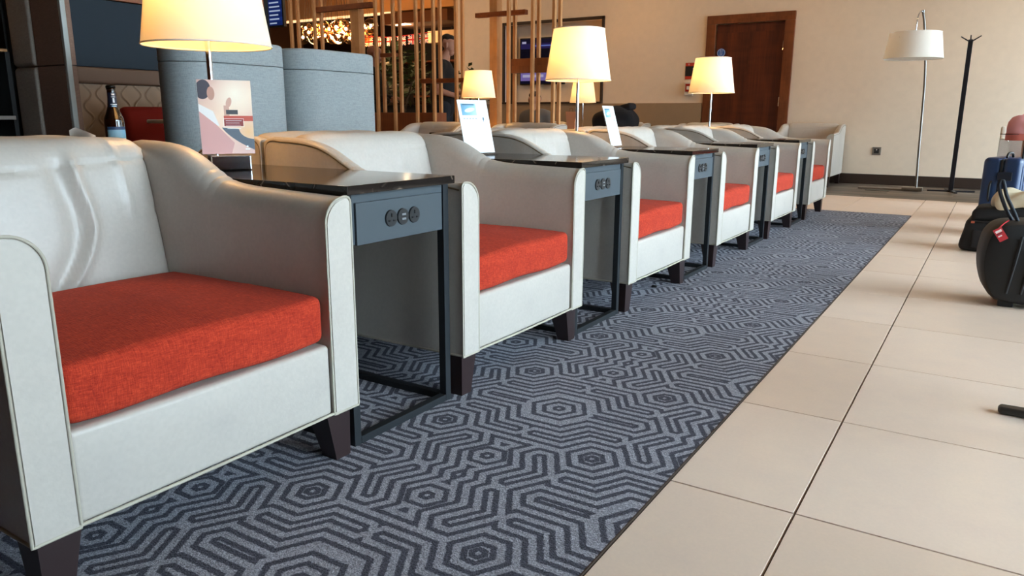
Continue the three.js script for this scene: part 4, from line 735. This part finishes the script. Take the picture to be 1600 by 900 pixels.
  part('luggage_tag', rb(-0.018, 0.018, -0.03, 0.03, -0.0015, 0.0015, 0.0007).rotateZ(0.6).translate(-0.155, 0.335, 0.135), std({ color: '#c22d36', roughness: 0.4 }), s); part('tag_print', new THREE.PlaneGeometry(0.034, 0.058).rotateZ(0.6).translate(-0.155, 0.335, 0.1369), std({ map: tagT, roughness: 0.4 }), s); part('tag_loop', tube([V3(-0.12, 0.39, 0.05), V3(-0.15, 0.375, 0.11), V3(-0.17, 0.355, 0.137)], 0.003, 12, 5), std({ color: '#c22d36' }), s);
  for (const z of [-0.1, 0.1]) part('wheel', new THREE.CylinderGeometry(0.034, 0.034, 0.03, 24).rotateX(Math.PI / 2).translate(0.1, 0.034, z), dk, s); for (const z of [-0.08, 0.08]) part('stand_foot', rb(-0.12, -0.06, 0, 0.045, z - 0.015, z + 0.015, 0.004), dk, s);
}
// ------------------------------------------------------------------ pedestal table and tall brown chair at the right edge
{
  const t = thing('pedestal_table', 'dark foot of a pedestal table on the tiles at right edge', 'table', [0.6, 0, -2.5]);
  part('foot_bar', rbox(1.0, 0.022, 0.05, 0.01, [8, 1, 2], 4, (v) => { const k = clamp((Math.abs(v.x) - 0.47) / 0.03, 0, 1); v.z *= Math.sqrt(1 - 0.8 * k * k); }).translate(0, 0.0125, 0), std({ color: '#26221f', roughness: 0.45 }), t); part('foot_bar', rbox(0.05, 0.022, 0.9, 0.01, [1, 1, 1], 3).translate(0, 0.0125, 0), std({ color: '#26221f', roughness: 0.45 }), t);
  part('column', rod(V3(0, 0.02, 0), V3(0, 0.725, 0), 0.03), M.steel, t); part('table_top', rbox(0.62, 0.03, 0.62, 0.012, [1, 1, 1], 3).translate(0, 0.74, 0), M.legWood, t);
  const w = thing('high_back_chair', 'tall brown leather high-back chair cut by the right edge', 'chair', [0.565, 0, -7.75]), br = std({ color: '#7d4f33', roughness: 0.5 });
  const rings = []; for (let i = 0; i <= 24; i++) { const y = 0.16 + i / 24 * 1.36, k = i / 24, x0 = -0.36 - 0.02 * Math.sin(k * 3), hw = 0.34 - 0.05 * Math.pow(k, 6), r = []; for (let j = 0; j <= 16; j++) { const u = j / 16 * 2 - 1; r.push(V3(x0 + 0.16 * Math.pow(Math.abs(u), 3) - (k > 0.95 ? 0 : 0), y - 0.06 * u * u * k, u * hw)); } for (let j = 16; j >= 0; j--) { const u = j / 16 * 2 - 1; r.push(V3(x0 + 0.09 + 0.16 * Math.pow(Math.abs(u), 3), y - 0.06 * u * u * k, u * (hw - 0.03))); } rings.push(r); }
  part('back', loft(rings, [true, true], 0.7), br, w); part('seat', rbox(0.55, 0.14, 0.58, 0.04, [2, 1, 2], 4).translate(0.02, 0.42, 0), br, w); part('seat_frame', bx(-0.26, 0.26, 0.2, 0.35, -0.27, 0.27), br, w);
  for (const s of [1, -1]) { part('armrest', rbox(0.5, 0.3, 0.07, 0.03, [2, 2, 1], 3).translate(0, 0.5, s * 0.33), br, w); for (const x of [-0.22, 0.22]) part('leg', rod(V3(x * 1.1, 0, s * 0.24), V3(x, 0.2, s * 0.24), 0.014, 0.022), M.legWood, w); }
}
// dark coats and bag heaped on the background armchair
{
  const c = thing('coat_heap', 'black coat and bag heaped on a background armchair below alcove corner', 'coat', [-4.5, 0.44, -9.7]);
  part('coat', rbox(0.62, 0.5, 0.42, 0.14, [10, 10, 8], 5, (v) => { const n = Math.sin(v.x * 17 + v.y * 9) * 0.018 + Math.sin(v.y * 23 + v.z * 14) * 0.014; v.x += n; v.z += n; v.y += (v.y > 0 ? 0.04 * Math.sin(v.x * 11 + 1) : 0); }).translate(0.02, 0.27, -0.02), std({ color: '#141318', roughness: 0.95 }), c);
  part('hood', rbox(0.3, 0.09, 0.22, 0.04, [4, 4, 4], 4).rotateZ(0.25).translate(0.14, 0.52, -0.02), std({ color: '#1d1c22', roughness: 0.95 }), c);
  const b = thing('paper_bag', 'orange-pink paper bag beside the black coat heap', 'bag', [-4.86, 0.676, -9.45]);
  const q = (w, d, y) => [V3(-w, y, -d), V3(w, y, -d), V3(w, y, d), V3(-w, y, d)].reverse(); part('bag', loft([q(0.06, 0.035, 0), q(0.065, 0.04, 0.1), q(0.085, 0.03, 0.24)], [true, false], 0.4), std({ color: '#f0a274', roughness: 0.8, side: THREE.DoubleSide }), b);
  part('handle', tube([V3(-0.03, 0.235, 0.03), V3(-0.02, 0.28, 0.03), V3(0.02, 0.28, 0.03), V3(0.03, 0.235, 0.03)], 0.003, 16, 5), std({ color: '#8a5638' }), b); b.position.set(-5.0, TH + 0.001, -9.42);
}
// ------------------------------------------------------------------ people in the background
function field(prims, k, c, half, res) { // smooth union of tapered capsules, meshed on a grid
  const mc = new MarchingCubes(res, new THREE.MeshStandardMaterial(), false, false, 400000); mc.isolation = 0; const H = res / 2;
  const P = prims.map(([a, b, ra, rb]) => ({ a, ra, rb, ab: [b[0] - a[0], b[1] - a[1], b[2] - a[2]] })); P.forEach((p) => p.l2 = p.ab[0] ** 2 + p.ab[1] ** 2 + p.ab[2] ** 2 || 1e-9);
  for (let iz = 0; iz < res; iz++) for (let iy = 0; iy < res; iy++) for (let ix = 0; ix < res; ix++) {
    const x = c[0] + (ix - H) / H * half, y = c[1] + (iy - H) / H * half, z = c[2] + (iz - H) / H * half; let m = 1e3;
    for (const p of P) { const dx = x - p.a[0], dy = y - p.a[1], dz = z - p.a[2], t = clamp((dx * p.ab[0] + dy * p.ab[1] + dz * p.ab[2]) / p.l2, 0, 1); const d = Math.hypot(dx - t * p.ab[0], dy - t * p.ab[1], dz - t * p.ab[2]) - (p.ra + (p.rb - p.ra) * t); const hh = Math.max(k - Math.abs(d - m), 0) / k; m = Math.min(m, d) - hh * hh * k * 0.25; }
    mc.field[iz * res * res + iy * res + ix] = -m;
  }
  mc.update(); const n = mc.count, g = new THREE.BufferGeometry(), pos = new Float32Array(n * 3), nor = new Float32Array(n * 3);
  for (let i = 0; i < n * 3; i++) { pos[i] = c[i % 3] + mc.positionArray[i] * half; nor[i] = mc.normalArray[i]; }
  g.setAttribute('position', new THREE.BufferAttribute(pos, 3)); let o = mergeVertices(g, 1e-4); o.computeVertexNormals(); return clean(o);
}
function hand(w, dir, up, s) { // palm from the wrist along dir, five bent fingers
  const D = V3(...dir).normalize(), U = V3(...up).normalize(), S = D.clone().cross(U).multiplyScalar(s), W = V3(...w), at = (a, b, c) => W.clone().addScaledVector(D, a).addScaledVector(S, b).addScaledVector(U, c).toArray(), pr = [];
  for (const b of [-0.024, -0.008, 0.008, 0.024]) pr.push([at(0.005, b * 0.7, 0), at(0.085, b, 0), 0.015, 0.012]);
  [[-0.027, 0.062], [-0.009, 0.075], [0.009, 0.07], [0.027, 0.055]].forEach(([b, l]) => { pr.push([at(0.085, b, 0), at(0.085 + l * 0.5, b * 1.1, -0.012), 0.0095, 0.009], [at(0.085 + l * 0.5, b * 1.1, -0.012), at(0.085 + l * 0.85, b * 1.1, -0.045), 0.009, 0.0075]); });
  pr.push([at(0.02, -0.02, 0), at(0.05, -0.052, -0.01), 0.013, 0.011], [at(0.05, -0.052, -0.01), at(0.085, -0.056, -0.03), 0.011, 0.008]);
  return field(pr, 0.007, at(0.08, 0, -0.01), 0.13, 72);
}
function person(label, pos, turn, J, col) {
  const t = thing('person', label, 'person', pos, turn); const skin = std({ color: col.skin, roughness: 0.6 }), { head: h, neck: n, chest: c, waist: w, hip: p } = J, pr = [];
  const add = (list, a, b, ra, rb) => list.push([a, b, ra, rb]); const o = (a, x, y, z) => [a[0] + x, a[1] + y, a[2] + z];
  add(pr, n, o(h, -0.01, -0.05, 0), 0.058, 0.055); add(pr, c, n, 0.12, 0.06); add(pr, c, w, 0.14, 0.13); add(pr, w, p, 0.13, 0.14);
  const shirt = [], pants = [];
  add(shirt, o(c, 0, 0.06, -0.1), o(w, 0, 0, -0.07), 0.115, 0.125); add(shirt, o(c, 0, 0.06, 0.1), o(w, 0, 0, 0.07), 0.115, 0.125); add(shirt, w, o(p, 0, -0.02, 0), 0.15, 0.155); add(shirt, o(c, 0.005, 0.02, 0), o(w, 0.005, 0, 0), 0.158, 0.15); add(shirt, o(n, -0.01, -0.05, 0), c, 0.085, 0.13);
  for (const s of [0, 1]) {
    const A = J.arms[s], L = J.legs[s]; add(pr, A[0], A[1], 0.058, 0.045); add(pr, A[1], A[2], 0.044, 0.03); add(pr, L[0], L[1], 0.085, 0.06); add(pr, L[1], L[2], 0.06, 0.042);
    add(shirt, o(n, 0, -0.09, s ? -0.08 : 0.08), A[0], 0.08, 0.075); const e = A[0].map((v, i) => v + (A[1][i] - v) * (col.sleeve ?? 0.75)); add(shirt, A[0], e, 0.075, 0.07); if (col.long) { add(shirt, A[0], A[1], 0.075, 0.062); add(shirt, A[1], A[2], 0.062, 0.046); }
    add(pants, p, L[0], 0.135, 0.11); add(pants, L[0], L[1], 0.105, 0.08); add(pants, L[1], L[2], 0.08, 0.066);
  }
  const mid = J.mid ?? 0.95, hf = J.half ?? 1.0;
  const headP = [[o(h, 0.012, 0.02, 0), o(h, -0.03, 0.035, 0), 0.082, 0.085], [o(h, 0.03, -0.06, 0), o(h, 0.03, -0.095, 0), 0.055, 0.038], [o(h, 0.085, 0.0, 0), o(h, 0.108, -0.035, 0), 0.008, 0.014], [o(h, 0.075, 0.025, 0.03), o(h, 0.075, 0.025, -0.03), 0.018, 0.018], [o(h, -0.012, 0.015, 0.088), o(h, -0.012, -0.03, 0.082), 0.014, 0.01], [o(h, -0.012, 0.015, -0.088), o(h, -0.012, -0.03, -0.082), 0.014, 0.01], [o(h, 0.078, -0.068, 0.018), o(h, 0.078, -0.068, -0.018), 0.009, 0.009], [o(h, -0.02, -0.06, 0), o(n, 0, 0, 0), 0.05, 0.056]];
  const body = part('body', join([field(pr, 0.05, [J.cx ?? 0, mid, 0], hf, 84), field(headP, 0.02, o(h, 0, -0.03, 0), 0.2, 80), ...J.arms.map((A, s) => hand(A[2], A[3], A[4] ?? [0, 1, 0], s ? -1 : 1))]), skin, t);
  for (const z of [0.032, -0.032]) part('eye', new THREE.SphereGeometry(0.009, 12, 8).translate(h[0] + 0.078, h[1] + 0.003, h[2] + z), std({ color: '#1f1a18', roughness: 0.2 }), body);
  part('shirt', field(shirt, 0.05, [J.cx ?? 0, mid, 0], hf, 84), std({ color: col.shirt, roughness: 0.9 }), body); part('trousers', field(pants, 0.04, [J.cx ?? 0, mid, 0], hf, 84), std({ color: col.pants, roughness: 0.9 }), body);
  J.legs.forEach((L) => part('shoe', rbox(0.27, 0.09, 0.095, 0.04, [4, 2, 2], 3).translate(L[2][0] + 0.06, 0.046, L[2][2]), M.black, body));
  if (col.hair) part('hair', field([[o(h, -0.02, 0.065, 0), o(h, -0.05, 0.04, 0), 0.078, 0.08], [o(h, 0.045, 0.085, 0.02), o(h, 0.045, 0.085, -0.02), 0.036, 0.036], [o(h, -0.06, 0.02, 0), o(h, -0.06, -0.03, 0), 0.058, 0.045]], 0.02, o(h, 0, 0, 0), 0.2, 64), std({ color: col.hair, roughness: 0.8 }), body);
  return t;
}
const standing = (H, lean = 0) => { const k = H / 1.8; const q = (x, y, z) => [x * k, y * k, z * k]; return { mid: 0.9 * k, half: 0.98 * k, head: q(0.05 + lean, 1.68, 0), neck: q(0.0 + lean * 0.7, 1.5, 0), chest: q(0, 1.3, 0), waist: q(-0.01, 1.08, 0), hip: q(0, 0.95, 0), legs: [[q(0, 0.92, 0.1), q(0.03, 0.5, 0.11), q(0, 0.08, 0.11)], [q(0, 0.92, -0.1), q(0.03, 0.5, -0.11), q(-0.02, 0.08, -0.12)]],
  arms: [[q(0, 1.43, 0.2), q(-0.02, 1.13, 0.27), q(0.22, 1.06, 0.2), [1, 0.15, -0.3]], [q(0, 1.43, -0.2), q(-0.02, 1.13, -0.27), q(0.22, 1.1, -0.18), [1, 0.15, 0.3]]] }; };
person('standing man in black t-shirt and dark trousers behind the slats', [-6.13, 0, -7.98], 0.45, standing(1.85, 0.03), { skin: '#b07e66', shirt: '#0d0d10', pants: '#12151f', hair: '#1a1512', sleeve: 0.62 });
person('bald man in dark clothes half hidden by the grey bench', [-7.36, 0, -8.0], 0.6, standing(1.78), { skin: '#8a5a44', shirt: '#101015', pants: '#121216', long: true });
person('seated person in grey top behind the right slats', [-5.72, 0, -9.62], -Math.PI / 2, { mid: 0.66, half: 0.78, cx: 0.12, head: [0.02, 1.06, 0], neck: [-0.05, 0.9, 0], chest: [-0.06, 0.78, 0], waist: [-0.06, 0.64, 0], hip: [-0.03, 0.56, 0], legs: [[[0.02, 0.55, 0.1], [0.42, 0.55, 0.12], [0.48, 0.08, 0.12]], [[0.02, 0.55, -0.1], [0.42, 0.55, -0.12], [0.48, 0.08, -0.12]]], arms: [[[-0.05, 0.84, 0.19], [-0.02, 0.7, 0.23], [0.18, 0.72, 0.14], [0.9, 0.2, -0.4]], [[-0.05, 0.84, -0.19], [-0.02, 0.7, -0.23], [0.18, 0.72, -0.14], [0.9, 0.2, 0.4]]] }, { skin: '#a8785e', shirt: '#6d6a68', pants: '#2a2a30', hair: '#2a1d18', sleeve: 0.7 });

// ------------------------------------------------------------------ recessed ceiling lights
function makeDownlight(x, z, I, label, tone = WARM) {
  const t = thing('ceiling_light', label, 'ceiling light', [x, CEIL, z], 0, 'recessed ceiling lights');
  part('trim_ring', new THREE.TorusGeometry(0.16, 0.012, 8, 40).rotateX(Math.PI / 2).translate(0, -0.006, 0), std({ color: '#efe9df', roughness: 0.4 }), t);
  part('diffuser', new THREE.CylinderGeometry(0.152, 0.152, 0.006, 40).translate(0, -0.004, 0), std({ color: '#fff4e0', emissive: lin(...tone), emissiveIntensity: 2.5 }), t);
  const l = new THREE.RectAreaLight(lin(...tone), I, 0.27, 0.27); l.position.set(0, -0.012, 0); l.rotation.x = -Math.PI / 2; t.add(l);
}
for (const x of [-7.2, -4.6]) for (const z of [-9.6, -6.6, -3.6]) makeDownlight(x, z, DOWNLIGHT * (z < -9 ? 4 : 1.3), 'round recessed warm ceiling light over the lounge');
for (const z of [-1.2, -3.6, -6.0]) makeDownlight(0.9, z, DOWNLIGHT * 1.5, 'round recessed warm ceiling light over the tiled walkway');
for (const x of [-2.2, 0.4]) makeDownlight(x, -9.3, DOWNLIGHT * 3.6, 'round recessed warm ceiling light near the far wall');
for (const [x, z] of [[-9.6, -9.2], [-12.2, -9.0], [-9.4, -13.6], [-12.4, -13.8], [-9.6, -5.5], [-12.4, -5.0]]) makeDownlight(x, z, DOWNLIGHT * (z < -13 ? 1.5 : 7), 'round recessed warm ceiling light over the bar', [1, 0.74, 0.46]);
renderer.render(scene, camera);
